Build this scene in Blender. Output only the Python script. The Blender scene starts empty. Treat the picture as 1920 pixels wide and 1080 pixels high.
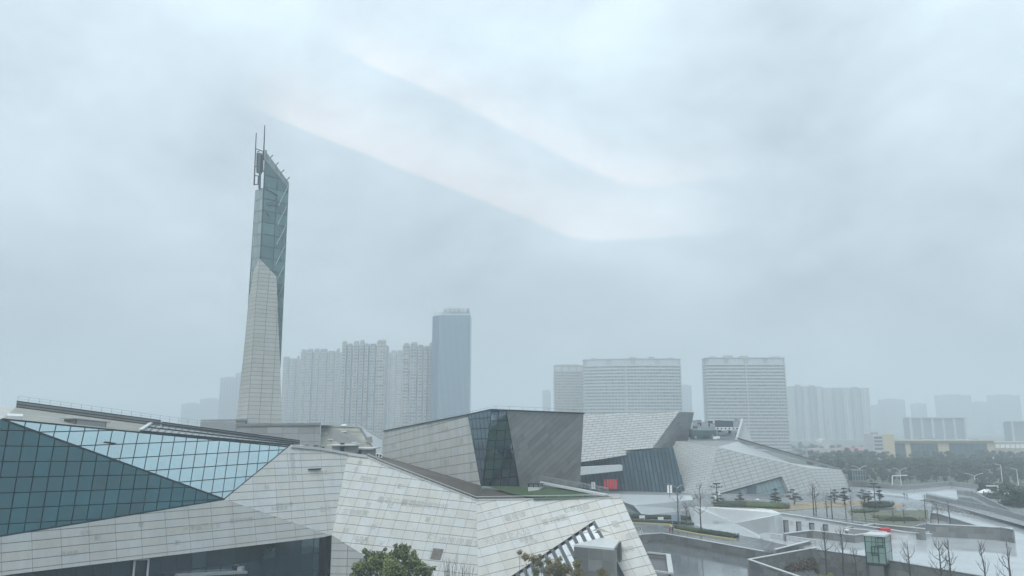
import bpy, math, random
from mathutils import Vector, Matrix, noise

random.seed(7)
sc = bpy.context.scene
COL = sc.collection
rad = math.radians

# ------------------------------------------------------------------ camera
FPX, EYE, HZ = 1400.0, 28.0, 790.0            # focal length in photo pixels, eye height in metres, horizon row
TH = math.atan((HZ - 540) / FPX)
cam_d = bpy.data.cameras.new('camera')
cam = bpy.data.objects.new('camera', cam_d)
COL.objects.link(cam)
cam.location = (0, 0, EYE)
cam.rotation_euler = (rad(90) + TH, 0, 0)
cam_d.sensor_width = 36
cam_d.lens = FPX / 1920 * 36
cam_d.clip_start, cam_d.clip_end = 0.5, 20000
sc.camera = cam

# ------------------------------------------------------------------ light, sky, exposure
SUN_EL, SUN_AZ = rad(52), rad(205)            # sun hidden by cloud, behind the camera to the left
w = bpy.data.worlds.new('World')
sc.world = w
w.use_nodes = True


def build_sky():
    nt = w.node_tree
    nt.nodes.clear()
    N, L = nt.nodes.new, nt.links.new
    out, bg = N('ShaderNodeOutputWorld'), N('ShaderNodeBackground')
    bg.inputs[1].default_value = 0.10
    L(bg.outputs[0], out.inputs[0])
    sky = N('ShaderNodeTexSky')
    sky.sky_type = 'NISHITA'
    sky.sun_disc = False
    sky.sun_elevation, sky.sun_rotation = SUN_EL, SUN_AZ
    sky.dust_density = 4
    tc, sep = N('ShaderNodeTexCoord'), N('ShaderNodeSeparateXYZ')
    L(tc.outputs['Generated'], sep.inputs[0])

    def M(op, a, b=None, c=None):
        m = N('ShaderNodeMath')
        m.operation = op
        for i, v in enumerate((a, b, c)):
            if v is None:
                continue
            if isinstance(v, (int, float)):
                m.inputs[i].default_value = v
            else:
                L(v, m.inputs[i])
        return m.outputs[0]
    # overcast sky: zenith brighter than the horizon
    zc = M('MAXIMUM', sep.outputs[2], 0.0)
    grad = M('MULTIPLY_ADD', zc, 1.15, 0.62)
    # broken cloud sheet
    mp, nz = N('ShaderNodeMapping'), N('ShaderNodeTexNoise')
    L(tc.outputs['Generated'], mp.inputs[0])
    mp.inputs['Scale'].default_value = (2.2, 2.2, 3.8)
    mp.inputs['Rotation'].default_value = (0, rad(-18), 0)
    L(mp.outputs[0], nz.inputs['Vector'])
    nz.inputs['Scale'].default_value = 1.5
    nz.inputs['Detail'].default_value = 9
    nz.inputs['Roughness'].default_value = 0.56
    nz.inputs['Distortion'].default_value = 0.2
    nv = M('MULTIPLY_ADD', nz.outputs[0], 0.95, 0.50)
    # pale arcs: a room's ceiling mirrored in window glass, painted into the sky
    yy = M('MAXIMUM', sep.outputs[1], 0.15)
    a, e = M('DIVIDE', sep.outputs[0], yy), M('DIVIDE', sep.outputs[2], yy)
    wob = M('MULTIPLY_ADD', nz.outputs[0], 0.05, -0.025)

    def ceiling_arc(slope, off, rise_at, rise, floor_, edge, decay, a0, a1, push):
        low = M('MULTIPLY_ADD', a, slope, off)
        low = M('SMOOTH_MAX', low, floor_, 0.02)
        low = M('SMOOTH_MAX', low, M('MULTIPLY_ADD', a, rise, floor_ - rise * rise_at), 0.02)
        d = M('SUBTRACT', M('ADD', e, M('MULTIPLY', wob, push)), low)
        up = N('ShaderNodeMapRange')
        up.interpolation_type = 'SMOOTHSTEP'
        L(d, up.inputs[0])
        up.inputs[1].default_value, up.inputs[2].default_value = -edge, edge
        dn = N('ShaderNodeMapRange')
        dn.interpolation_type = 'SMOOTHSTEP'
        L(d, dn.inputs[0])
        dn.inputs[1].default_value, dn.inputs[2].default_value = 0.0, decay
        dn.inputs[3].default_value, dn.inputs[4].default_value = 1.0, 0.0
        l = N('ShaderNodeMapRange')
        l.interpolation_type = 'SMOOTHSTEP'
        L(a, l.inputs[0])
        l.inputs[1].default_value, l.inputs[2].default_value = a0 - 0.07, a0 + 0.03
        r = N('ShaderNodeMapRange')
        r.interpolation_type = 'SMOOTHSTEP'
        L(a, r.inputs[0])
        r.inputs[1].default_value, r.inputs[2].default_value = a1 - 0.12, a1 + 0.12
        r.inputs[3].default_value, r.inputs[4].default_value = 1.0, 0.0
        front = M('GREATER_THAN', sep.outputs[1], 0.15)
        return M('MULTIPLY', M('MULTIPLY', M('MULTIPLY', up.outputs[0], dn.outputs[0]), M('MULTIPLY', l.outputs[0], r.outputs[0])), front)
    b1 = ceiling_arc(-0.41, 0.284, 0.19, 0.10, 0.247, 0.004, 0.13, -0.33, 0.25, 0.3)
    b2 = ceiling_arc(-0.50, 0.405, 0.20, 0.10, 0.325, 0.006, 0.09, -0.22, 0.27, 0.8)
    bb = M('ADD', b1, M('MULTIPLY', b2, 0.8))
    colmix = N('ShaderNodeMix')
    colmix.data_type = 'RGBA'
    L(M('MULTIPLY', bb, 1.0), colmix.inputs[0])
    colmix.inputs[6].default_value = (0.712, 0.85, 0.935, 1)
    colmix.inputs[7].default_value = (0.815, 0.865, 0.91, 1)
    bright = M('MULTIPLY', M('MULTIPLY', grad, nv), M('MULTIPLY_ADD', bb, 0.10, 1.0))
    cl = N('ShaderNodeVectorMath')
    cl.operation = 'SCALE'
    L(colmix.outputs[2], cl.inputs[0])
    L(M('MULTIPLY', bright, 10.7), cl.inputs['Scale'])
    mix = N('ShaderNodeMix')
    mix.data_type = 'RGBA'
    mix.inputs[0].default_value = 0.88
    L(sky.outputs[0], mix.inputs[6])
    L(cl.outputs[0], mix.inputs[7])
    L(mix.outputs[2], bg.inputs[0])


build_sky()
sun_d = bpy.data.lights.new('sun', 'SUN')
sun = bpy.data.objects.new('sun', sun_d)
COL.objects.link(sun)
sun_d.energy, sun_d.angle, sun_d.color = 1.5, rad(25), (1.0, 0.97, 0.92)
sdir = Vector((math.sin(SUN_AZ) * math.cos(SUN_EL), math.cos(SUN_AZ) * math.cos(SUN_EL), math.sin(SUN_EL)))
sun.rotation_euler = sdir.to_track_quat('Z', 'Y').to_euler()
vs = sc.view_settings
vs.view_transform, vs.look, vs.gamma, vs.use_curve_mapping, vs.exposure = 'Standard', 'None', 1.0, False, 0.0
cy = sc.cycles
cy.max_bounces, cy.diffuse_bounces, cy.glossy_bounces, cy.transmission_bounces, cy.volume_bounces = 6, 3, 3, 3, 1
cy.transparent_max_bounces = 8
cy.use_denoising = True
cy.caustics_reflective = cy.caustics_refractive = False
HAZE = 0.00070

# ------------------------------------------------------------------ measuring helpers
CE = Vector((0, 0, EYE))
cT, sT = math.cos(TH), math.sin(TH)


def ray(px, py):
    a, b = (px - 960) / FPX, (540 - py) / FPX
    return Vector((a, cT - sT * b, sT + cT * b))


def P(px, py, Y):
    d = ray(px, py)
    return CE + d * (Y / d.y)


def G(px, py, z):
    d = ray(px, py)
    return CE + d * ((z - EYE) / d.z)


def plane(p, q, r):
    return p.copy(), (q - p).cross(r - p).normalized()


def PL(px, py, pl):
    d = ray(px, py)
    return CE + d * ((pl[0] - CE).dot(pl[1]) / d.dot(pl[1]))


def U(vx):
    d = ray(vx, HZ)
    d.z = 0
    return d.normalized()


def facing(n, at, eye=CE):
    return n if n.dot(eye - at) > 0 else -n


def to_z(p, q, z):
    t = (z - p.z) / (q.z - p.z)
    return p + (q - p) * t


def tilted(p, u, deg):
    n = Vector((u.y, -u.x, 0))
    n = facing(n, p)
    n.z = math.tan(rad(deg))
    return p.copy(), n.normalized()


def edge_tilt(p, q, deg):
    best = None
    for k in range(720):
        a = math.pi * k / 720
        pl = plane(p, q, p + Vector((math.cos(a), math.sin(a), 0)))
        n = facing(pl[1], p)
        t = math.degrees(math.asin(max(-1, min(1, n.z))))
        if best is None or abs(t - deg) < best[0]:
            best = (abs(t - deg), (p.copy(), n))
    return best[1]


Z = Vector((0, 0, 1))

# ------------------------------------------------------------------ materials
MATS = {}


def mat(name, col, rough=0.6, spec=0.5, metal=0.0, var=0.0, nscale=0.6, nvar=0.10, streak=False, bump=0.0, bscale=3.0, emit=None, ior=None, coat=0.0, hue=None, alpha=None):
    if name in MATS:
        return MATS[name]
    m = bpy.data.materials.new(name)
    MATS[name] = m
    m.use_nodes = True
    nt = m.node_tree
    N, L = nt.nodes.new, nt.links.new
    b = nt.nodes['Principled BSDF']
    b.inputs['Roughness'].default_value = rough
    b.inputs['Specular IOR Level'].default_value = spec
    b.inputs['Metallic'].default_value = metal
    b.inputs['Coat Weight'].default_value = coat
    b.inputs['Coat Roughness'].default_value = 0.03
    if ior:
        b.inputs['IOR'].default_value = ior
    geo = N('ShaderNodeNewGeometry')
    fac = None

    def M(op, x, y):
        q = N('ShaderNodeMath')
        q.operation = op
        for i, v in enumerate((x, y)):
            if isinstance(v, (int, float)):
                q.inputs[i].default_value = v
            else:
                L(v, q.inputs[i])
        return q.outputs[0]
    val = None
    if nvar:
        mp = N('ShaderNodeMapping')
        L(geo.outputs['Position'], mp.inputs[0])
        mp.inputs['Scale'].default_value = (nscale, nscale, nscale * (0.18 if streak else 1))
        nz = N('ShaderNodeTexNoise')
        nz.inputs['Scale'].default_value = 1.0
        nz.inputs['Detail'].default_value = 6
        nz.inputs['Roughness'].default_value = 0.65
        L(mp.outputs[0], nz.inputs['Vector'])
        val = M('ADD', M('MULTIPLY', M('SUBTRACT', nz.outputs[0], 0.5), 4 * nvar), 1.0)
    if var:
        oi = N('ShaderNodeObjectInfo')
        rnd = M('FRACT', M('ADD', oi.outputs['Random'], geo.outputs['Random Per Island']), 0)
        rv = M('ADD', M('MULTIPLY', M('SUBTRACT', rnd, 0.5), 2 * var), 1.0)
        val = rv if val is None else M('MULTIPLY', val, rv)
    base = N('ShaderNodeRGB')
    base.outputs[0].default_value = (*col, 1)
    src = base.outputs[0]
    if hue is not None and var:
        mx = N('ShaderNodeMix')
        mx.data_type = 'RGBA'
        L(rnd, mx.inputs[0])
        L(src, mx.inputs[6])
        mx.inputs[7].default_value = (*hue, 1)
        src = mx.outputs[2]
    if val is not None:
        sc_ = N('ShaderNodeVectorMath')
        sc_.operation = 'SCALE'
        L(src, sc_.inputs[0])
        L(val, sc_.inputs['Scale'])
        src = sc_.outputs[0]
    L(src, b.inputs['Base Color'])
    if bump:
        bn = N('ShaderNodeTexNoise')
        bn.inputs['Scale'].default_value = bscale
        bn.inputs['Detail'].default_value = 4
        L(geo.outputs['Position'], bn.inputs['Vector'])
        bm = N('ShaderNodeBump')
        bm.inputs['Strength'].default_value = bump
        bm.inputs['Distance'].default_value = 0.05
        L(bn.outputs[0], bm.inputs['Height'])
        L(bm.outputs[0], b.inputs['Normal'])
    if emit:
        b.inputs['Emission Color'].default_value = (*emit[0], 1)
        b.inputs['Emission Strength'].default_value = emit[1]
    return m


def wet_mat(name, col, rmin, rmax, ior=1.6, ripple=0.0, rscale=(0.6, 0.6, 0.6), nscale=0.08):
    if name in MATS:
        return MATS[name]
    m = mat(name, col, rough=rmin, ior=ior, nvar=0.14, nscale=0.25)
    nt = m.node_tree
    N, L = nt.nodes.new, nt.links.new
    b = nt.nodes['Principled BSDF']
    geo = N('ShaderNodeNewGeometry')
    nz = N('ShaderNodeTexNoise')
    nz.inputs['Scale'].default_value = nscale
    nz.inputs['Detail'].default_value = 4
    L(geo.outputs['Position'], nz.inputs['Vector'])
    mr = N('ShaderNodeMapRange')
    mr.inputs[1].default_value, mr.inputs[2].default_value = 0.45, 0.65
    mr.inputs[3].default_value, mr.inputs[4].default_value = rmin, rmax
    L(nz.outputs[0], mr.inputs[0])
    L(mr.outputs[0], b.inputs['Roughness'])
    if ripple:
        mp = N('ShaderNodeMapping')
        mp.inputs['Scale'].default_value = rscale
        L(geo.outputs['Position'], mp.inputs[0])
        rn = N('ShaderNodeTexNoise')
        rn.inputs['Scale'].default_value = 1
        rn.inputs['Detail'].default_value = 3
        L(mp.outputs[0], rn.inputs['Vector'])
        bm = N('ShaderNodeBump')
        bm.inputs['Strength'].default_value = ripple
        bm.inputs['Distance'].default_value = 0.1
        L(rn.outputs[0], bm.inputs['Height'])
        L(bm.outputs[0], b.inputs['Normal'])
    return m


def glass_mat(name, deep, tint, refl, rough=.03, var=.12, nvar=.25):
    if name in MATS:
        return MATS[name]
    m = mat(name, deep, rough=.3, var=var, nvar=nvar * .4, nscale=.25)
    nt = m.node_tree
    N, L = nt.nodes.new, nt.links.new
    b, out = nt.nodes['Principled BSDF'], nt.nodes['Material Output']
    g, mx, fr, ma = N('ShaderNodeBsdfGlossy'), N('ShaderNodeMixShader'), N('ShaderNodeFresnel'), N('ShaderNodeMath')
    g.inputs['Color'].default_value = (*tint, 1)
    g.inputs['Roughness'].default_value = rough
    fr.inputs[0].default_value = 1.5
    ma.operation = 'ADD'
    ma.use_clamp = True
    L(fr.outputs[0], ma.inputs[0])
    ma.inputs[1].default_value = refl
    L(ma.outputs[0], mx.inputs[0])
    L(b.outputs[0], mx.inputs[1])
    L(g.outputs[0], mx.inputs[2])
    L(mx.outputs[0], out.inputs[0])
    # panes are never quite flat
    geo, nz, bm = N('ShaderNodeNewGeometry'), N('ShaderNodeTexNoise'), N('ShaderNodeBump')
    nz.inputs['Scale'].default_value = .5
    nz.inputs['Detail'].default_value = 2
    L(geo.outputs['Position'], nz.inputs['Vector'])
    bm.inputs['Strength'].default_value = .12
    bm.inputs['Distance'].default_value = .15
    L(nz.outputs[0], bm.inputs['Height'])
    L(bm.outputs[0], g.inputs['Normal'])
    return m


STONE = mat('pale_granite', (0.53, 0.525, 0.485), rough=0.42, var=0.035, nscale=0.4, nvar=0.12, streak=True, bump=0.15, hue=(0.50, 0.525, 0.525))
STONE_TOWER = mat('tower_granite', (0.42, 0.43, 0.40), rough=0.5, var=0.06, nscale=0.3, nvar=0.06, streak=True, hue=(0.40, 0.42, 0.41))
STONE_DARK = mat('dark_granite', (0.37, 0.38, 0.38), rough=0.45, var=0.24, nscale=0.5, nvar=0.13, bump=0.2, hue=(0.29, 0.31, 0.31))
STONE_FAR = mat('grey_granite', (0.40, 0.42, 0.41), rough=0.5, var=0.06, nscale=0.2, nvar=0.08, streak=True, hue=(0.37, 0.395, 0.39))
JOINT = mat('joint_mortar', (0.22, 0.225, 0.215), rough=0.9, nvar=0.05)
CARVE = mat('carved_stone', (0.385, 0.395, 0.375), rough=0.8, nvar=0.18, nscale=1.2)
GLASS = glass_mat('teal_glass', (0.010, 0.24, 0.30), (.90, .98, 1.0), .54, var=.2, nvar=1.2)
GLASS_D = glass_mat('dark_glass', (0.010, 0.030, 0.038), (.75, .92, 1.0), .10, var=.3)
GLASS_G = mat('green_glass', (0.20, 0.29, 0.27), rough=0.10, ior=1.55, var=0.18, nvar=0.12, nscale=0.5)
MULLION = mat('dark_metal', (0.02, 0.035, 0.042), rough=0.4, nvar=0.03)
ROOF_M = mat('roof_metal', (0.40, 0.40, 0.37), rough=0.4, nvar=0.16, nscale=0.25, var=0.05)
CONC = mat('concrete', (0.22, 0.23, 0.228), rough=0.65, nvar=0.16, nscale=0.5, streak=True, bump=0.2)
CONC_L = mat('pale_coping', (0.55, 0.57, 0.57), rough=0.35, nvar=0.06, nscale=0.8)
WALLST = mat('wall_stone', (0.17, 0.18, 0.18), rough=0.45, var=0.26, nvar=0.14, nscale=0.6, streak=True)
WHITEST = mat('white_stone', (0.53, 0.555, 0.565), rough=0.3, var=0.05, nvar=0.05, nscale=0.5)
WHITE = mat('white_paint', (0.8, 0.81, 0.8), rough=0.4, nvar=0.03)
STEEL = mat('grey_steel', (0.35, 0.37, 0.38), rough=0.35, metal=0.3, nvar=0.05)
BLACKM = mat('black_metal', (0.03, 0.035, 0.04), rough=0.5, nvar=0.05)
WET = wet_mat('wet_paving', (0.44, 0.46, 0.475), 0.02, 0.12, ior=3.0)
WET_D = wet_mat('wet_asphalt', (0.15, 0.155, 0.165), 0.14, 0.42, ior=1.5)
POOL = wet_mat('shallow_water', (0.14, 0.155, 0.16), 0.02, 0.05, ior=1.9, ripple=0.10, rscale=(0.35, 2.2, 1))
GRASS = mat('lawn_green', (0.050, 0.085, 0.042), rough=0.9, nvar=0.25, nscale=0.7, bump=0.6, bscale=6)
DRY = mat('dry_lawn', (0.29, 0.235, 0.16), rough=0.95, nvar=0.4, nscale=0.35, bump=0.5, bscale=5)
SOIL = mat('wet_roof_bitumen', (0.085, 0.073, 0.062), rough=0.6, nvar=0.24, nscale=0.22, bump=0.3)
RED = mat('red_print', (0.55, 0.035, 0.05), rough=0.5, nvar=0.05)
YELLOW = mat('yellow_kerb', (0.48, 0.43, 0.17), rough=0.6, nvar=0.08)
BARK = mat('bark', (0.075, 0.07, 0.064), rough=0.9, nvar=0.15, nscale=3)
LEAF = mat('leaf_camphor', (0.045, 0.085, 0.022), rough=0.5, var=0.55, nvar=0.22, nscale=0.4, hue=(0.15, 0.18, 0.045))
LEAF_D = mat('leaf_dark', (0.028, 0.056, 0.040), rough=0.6, var=0.45, nvar=0.15, nscale=0.5, hue=(0.04, 0.07, 0.04))
LEAF_P = mat('needles', (0.018, 0.038, 0.032), rough=0.7, var=0.4, nvar=0.1, hue=(0.03, 0.05, 0.04))
LEAF_B = mat('leaf_bamboo', (0.15, 0.16, 0.06), rough=0.6, var=0.5, nvar=0.15, hue=(0.17, 0.125, 0.06))
LEAF_R = mat('leaf_reddish', (0.075, 0.065, 0.045), rough=0.7, var=0.5, nvar=0.15, hue=(0.11, 0.075, 0.06))
HEDGE = mat('hedge_leaf', (0.02, 0.036, 0.022), rough=0.8, var=0.4, nvar=0.3, nscale=1.5, hue=(0.05, 0.075, 0.03))
APT = mat('apartment_render', (0.34, 0.35, 0.36), rough=0.8, nvar=0.05, var=0.08)
APT_W = mat('apartment_white', (0.48, 0.48, 0.475), rough=0.8, nvar=0.04, var=0.04)
APT_T = mat('apartment_tan', (0.40, 0.37, 0.32), rough=0.8, nvar=0.04, var=0.06)
APT_D = mat('apartment_window', (0.11, 0.125, 0.14), rough=0.3, nvar=0.05, var=0.5)
CREAM = mat('cream_render', (0.55, 0.46, 0.32), rough=0.8, nvar=0.05)
FAR = mat('far_concrete', (0.22, 0.24, 0.27), rough=0.9, nvar=0.05)
TOWERG = mat('blue_curtain_glass', (0.035, 0.11, 0.17), rough=0.2, ior=1.6, nvar=0.06)
TOWERF = mat('curtain_fin', (0.26, 0.40, 0.48), rough=0.4, nvar=0.04)
GROUND = mat('ground_cover', (0.085, 0.10, 0.075), rough=0.9, nvar=0.3, nscale=0.05)
SKIN = mat('skin', (0.45, 0.30, 0.22), rough=0.6, nvar=0)
HAIR = mat('black_hair', (0.015, 0.013, 0.012), rough=0.6, nvar=0)
CLOTH = {n: mat(n + '_cloth', c, rough=0.85, nvar=0.08, nscale=6) for n, c in dict(grey=(0.12, 0.13, 0.15), black=(0.02, 0.02, 0.025), white=(0.6, 0.6, 0.6), red=(0.42, 0.06, 0.05), blue=(0.05, 0.09, 0.18)).items()}


# ------------------------------------------------------------------ object helpers
def setp(o, label=None, cat=None, group=None, kind=None):
    for k, v in (('label', label), ('category', cat), ('group', group), ('kind', kind)):
        if v:
            o[k] = v
    return o


def thing(name, loc, label, cat, group=None, rz=0.0):
    o = bpy.data.objects.new(name, None)
    o.empty_display_size = 0.5
    COL.objects.link(o)
    o.location = loc
    o.rotation_euler = (0, 0, rz)
    return setp(o, label, cat, group)


OFFS = {}


class MB:
    """collects polygons in world coordinates (or in the thing's own, when the thing sits at the origin)"""

    def __init__(self):
        self.v, self.f, self.mi = [], [], []

    def poly(self, pts, mi=0):
        b = len(self.v)
        self.v += [tuple(p) for p in pts]
        self.f.append(tuple(range(b, b + len(pts))))
        self.mi.append(mi)
        return self

    def mesh(self, verts, faces, mi=0):
        b = len(self.v)
        self.v += [tuple(p) for p in verts]
        for f in faces:
            self.f.append(tuple(b + i for i in f))
            self.mi.append(mi)
        return self

    def hexa(self, lo, hi, mi=0):
        """lo / hi: two quads in the same order"""
        n = len(lo)
        fs = [tuple(range(n))[::-1], tuple(range(n, 2 * n))] + [(i, (i + 1) % n, n + (i + 1) % n, n + i) for i in range(n)]
        return self.mesh(list(lo) + list(hi), fs, mi)

    def prism(self, pts, d, mi=0):
        return self.hexa(pts, [Vector(p) + d for p in pts], mi)

    def box(self, c, sx, sy, sz, rz=0.0, mi=0):
        """c = centre of the bottom"""
        c = Vector(c)
        ca, sa = math.cos(rz), math.sin(rz)
        q = [c + Vector((x * ca - y * sa, x * sa + y * ca, 0)) for x, y in ((-sx / 2, -sy / 2), (sx / 2, -sy / 2), (sx / 2, sy / 2), (-sx / 2, sy / 2))]
        return self.prism(q, Vector((0, 0, sz)), mi)

    def bar(self, a, b, wd, ht=None, up=None, mi=0):
        a, b = Vector(a), Vector(b)
        ht = ht or wd
        t = (b - a)
        if t.length < 1e-6:
            return self
        t.normalize()
        up = Vector(up) if up is not None else (Z if abs(t.z) < 0.9 else Vector((0, 1, 0)))
        s = t.cross(up).normalized()
        u2 = s.cross(t).normalized()
        q = [s * x * wd / 2 + u2 * y * ht / 2 for x, y in ((-1, -1), (1, -1), (1, 1), (-1, 1))]
        return self.hexa([a + k for k in q], [b + k for k in q], mi)

    def tube(self, pts, rs, n=6, mi=0, cap=True):
        pts = [Vector(p) for p in pts]
        rings = []
        for i, p in enumerate(pts):
            t = (pts[min(i + 1, len(pts) - 1)] - pts[max(i - 1, 0)])
            t.normalize()
            s = t.cross(Vector((0.31, 0.95, 0.05)) if abs(t.z) > 0.7 else Z).normalized()
            u2 = s.cross(t)
            r = rs[i] if isinstance(rs, (list, tuple)) else rs
            rings.append([p + (s * math.cos(2 * math.pi * k / n) + u2 * math.sin(2 * math.pi * k / n)) * r for k in range(n)])
        vs_ = [p for r in rings for p in r]
        fs = []
        for i in range(len(rings) - 1):
            for k in range(n):
                fs.append((i * n + k, i * n + (k + 1) % n, (i + 1) * n + (k + 1) % n, (i + 1) * n + k))
        if cap:
            fs.append(tuple(range(n))[::-1])
            fs.append(tuple(range((len(rings) - 1) * n, len(rings) * n)))
        return self.mesh(vs_, fs, mi)

    def ball(self, c, r, n=8, m=5, sq=(1, 1, 1), mi=0):
        c = Vector(c)
        vs_, fs = [], []
        for j in range(m + 1):
            th_ = math.pi * j / m
            for k in range(n):
                ph = 2 * math.pi * k / n
                vs_.append(c + Vector((r * sq[0] * math.sin(th_) * math.cos(ph), r * sq[1] * math.sin(th_) * math.sin(ph), r * sq[2] * math.cos(th_))))
        for j in range(m):
            for k in range(n):
                fs.append((j * n + k, (j + 1) * n + k, (j + 1) * n + (k + 1) % n, j * n + (k + 1) % n))
        return self.mesh(vs_, fs, mi)

    def build(self, name, mats, root=None, kind=None, smooth=False):
        if not self.f:
            return None
        me = bpy.data.meshes.new(name)
        off = Vector((0, 0, 0))
        if root is not None and root.type == 'EMPTY':
            off = Vector(root.location)
        elif root is not None:
            off = OFFS.get(root.name, Vector((0, 0, 0)))
        me.from_pydata([tuple(Vector(p) - off) for p in self.v], [], self.f)
        mats = mats if isinstance(mats, (list, tuple)) else [mats]
        for m in mats:
            me.materials.append(m)
        me.polygons.foreach_set('material_index', self.mi)
        if smooth:
            me.polygons.foreach_set('use_smooth', [True] * len(self.f))
        me.update()
        o = bpy.data.objects.new(name, me)
        COL.objects.link(o)
        OFFS[o.name] = off
        if root is not None:
            o.parent = root
        if kind:
            o['kind'] = kind
        return o


def structure(name, mb, m, kind='structure'):
    return mb.build(name, m, None, kind)


def copy_thing(o, loc, rz=0.0, label=None, scale=None):
    c = o.copy()
    COL.objects.link(c)
    c.location = loc
    c.rotation_euler = (0, 0, rz)
    if scale:
        c.scale = scale if isinstance(scale, (tuple, list)) else (scale,) * 3
    if label:
        c['label'] = label
    for ch in o.children:
        d = ch.copy()
        COL.objects.link(d)
        d.parent = c
        for g in ch.children:
            e = g.copy()
            COL.objects.link(e)
            e.parent = d
    return c


# --- clipping a facade polygon into separate panels
def clip(poly, axis, val, keep_less):
    out = []
    n = len(poly)
    for i in range(n):
        p, q = poly[i], poly[(i + 1) % n]
        a, b = p[axis] - val, q[axis] - val
        if keep_less:
            a, b = -a, -b
        if a >= 0:
            out.append(p)
        if (a >= 0) != (b >= 0):
            t = a / (a - b)
            out.append((p[0] + (q[0] - p[0]) * t, p[1] + (q[1] - p[1]) * t))
    return out


def area2(poly):
    return 0.5 * abs(sum(poly[i][0] * poly[(i + 1) % len(poly)][1] - poly[(i + 1) % len(poly)][0] * poly[i][1] for i in range(len(poly))))


class Facade:
    """one plane of a building, split into courses; collects its panels"""

    def __init__(self, pl, eye=CE):
        self.o = pl[0].copy()
        self.n = facing(pl[1], pl[0], eye)

    def frame(self, p1, p2, s1, s2):
        self.u = (p2 - p1).normalized()
        self.v = (s2 - s1).normalized()
        self.o = p1.copy()
        # dual basis
        n = self.n
        uu = self.v.cross(n)
        uu = uu / uu.dot(self.u)
        vv = n.cross(self.u)
        vv = vv / vv.dot(self.v)
        self.du, self.dv = uu, vv
        return self

    def px(self, course, seam):
        pl = (self.o, self.n)
        return self.frame(PL(*course[0], pl), PL(*course[1], pl), PL(*seam[0], pl), PL(*seam[1], pl))

    def ab(self, p):
        d = Vector(p) - self.o
        return (d.dot(self.du), d.dot(self.dv))

    def pt(self, a, b, h=0.0):
        return self.o + self.u * a + self.v * b + self.n * h

    def cells(self, poly3, cu, cv, stagger=0.0, joint=0.09, ju=None, a_off=0.0, b_off=0.0, seq=None):
        poly = [self.ab(p) for p in poly3]
        b0, b1 = min(p[1] for p in poly), max(p[1] for p in poly)
        a0, a1 = min(p[0] for p in poly), max(p[0] for p in poly)
        out = []
        j = joint / 2
        k_j = j if ju is None else ju / 2
        r = math.floor((b0 - b_off) / cv)
        while b_off + r * cv < b1:
            lo, hi = b_off + r * cv, b_off + (r + 1) * cv
            row = clip(clip(poly, 1, lo + j, False), 1, hi - j, True)
            if len(row) >= 3:
                off = a_off + (stagger * (r % 2)) * cu
                widths = seq or (1.0,)
                tot = sum(widths)
                k = math.floor((a0 - off) / (cu * tot))
                x = off + k * cu * tot
                i = 0
                while x < a1:
                    wd = widths[i % len(widths)] * cu
                    c = clip(clip(row, 0, x + k_j, False), 0, x + wd - k_j, True)
                    if len(c) >= 3 and area2(c) > 0.03:
                        cl = [c[0]]
                        for q in c[1:]:
                            if abs(q[0] - cl[-1][0]) + abs(q[1] - cl[-1][1]) > 0.01:
                                cl.append(q)
                        if abs(cl[0][0] - cl[-1][0]) + abs(cl[0][1] - cl[-1][1]) < 0.01:
                            cl.pop()
                        if len(cl) >= 3:
                            out.append(cl)
                    x += wd
                    i += 1
            r += 1
        return out


class Panels:
    def __init__(self, limit=300):
        self.items, self.limit = [], limit

    def add(self, F, cells, m, lift=0.06, base=0.0, weight=1.0):
        for c in cells:
            top = [F.pt(a, b, lift) for a, b in c]
            bot = [F.pt(a, b, base) for a, b in c]
            # order so that the top faces out
            nn = (top[1] - top[0]).cross(top[2] - top[1])
            if nn.dot(F.n) < 0:
                top.reverse()
                bot.reverse()
            mid = sum(top, Vector((0, 0, 0))) / len(top)
            d = mid - CE
            fw = d.y * cT + d.z * sT
            x, y = d.x / fw * FPX, (-d.y * sT + d.z * cT) / fw * FPX
            vis = 1.0 if abs(x) < 975 and abs(y) < 550 else 0.02
            ar = area2(c) * abs(d.normalized().dot(F.n)) / d.length_squared * vis * weight
            self.items.append((ar, top, bot, m))

    def build(self, name, root):
        self.items.sort(key=lambda t: -t[0])
        rest = {}
        for i, (ar, top, bot, m) in enumerate(self.items):
            n = len(top)
            fs = [tuple(range(n))] + [(k, n + k, n + (k + 1) % n, (k + 1) % n) for k in range(n)]
            if i < self.limit:
                MB().mesh(top + bot, fs).build(name, m, root)
            else:
                rest.setdefault(m.name, MB()).mesh(top + bot, fs)
        for mn, mb in rest.items():
            mb.build(name, bpy.data.materials[mn], root, 'stuff')


def lettering(body, F, at, size, m, root, h=0.07, name='carved_inscription', extrude=0.01, spacing=1.0, flip=1, tilt=None):
    """text lying on a facade; at = 3D point at the lower left of the words"""
    cu = bpy.data.curves.new('words', 'FONT')
    cu.body = body
    cu.size = size
    cu.extrude = extrude
    cu.resolution_u = 2
    cu.space_character = spacing
    o = bpy.data.objects.new('words', cu)
    COL.objects.link(o)
    bpy.context.view_layer.update()
    dg = bpy.context.evaluated_depsgraph_get()
    me = bpy.data.meshes.new_from_object(o.evaluated_get(dg))
    bpy.data.objects.remove(o)
    u = F.u if tilt is None else tilt
    v = F.n.cross(u).normalized()
    if v.dot(F.v) < 0 and tilt is None:
        v = -v
    v = F.v if tilt is None else v
    off = Vector(root.location) if root else Vector((0, 0, 0))
    base = Vector(at) + F.n * h - off
    for vt in me.vertices:
        x, y, z = vt.co
        vt.co = base + u * x + v * y + F.n * z
    me.name = name
    me.materials.clear()
    me.materials.append(m)
    ob = bpy.data.objects.new(name, me)
    COL.objects.link(ob)
    ob.parent = root
    return ob

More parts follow.
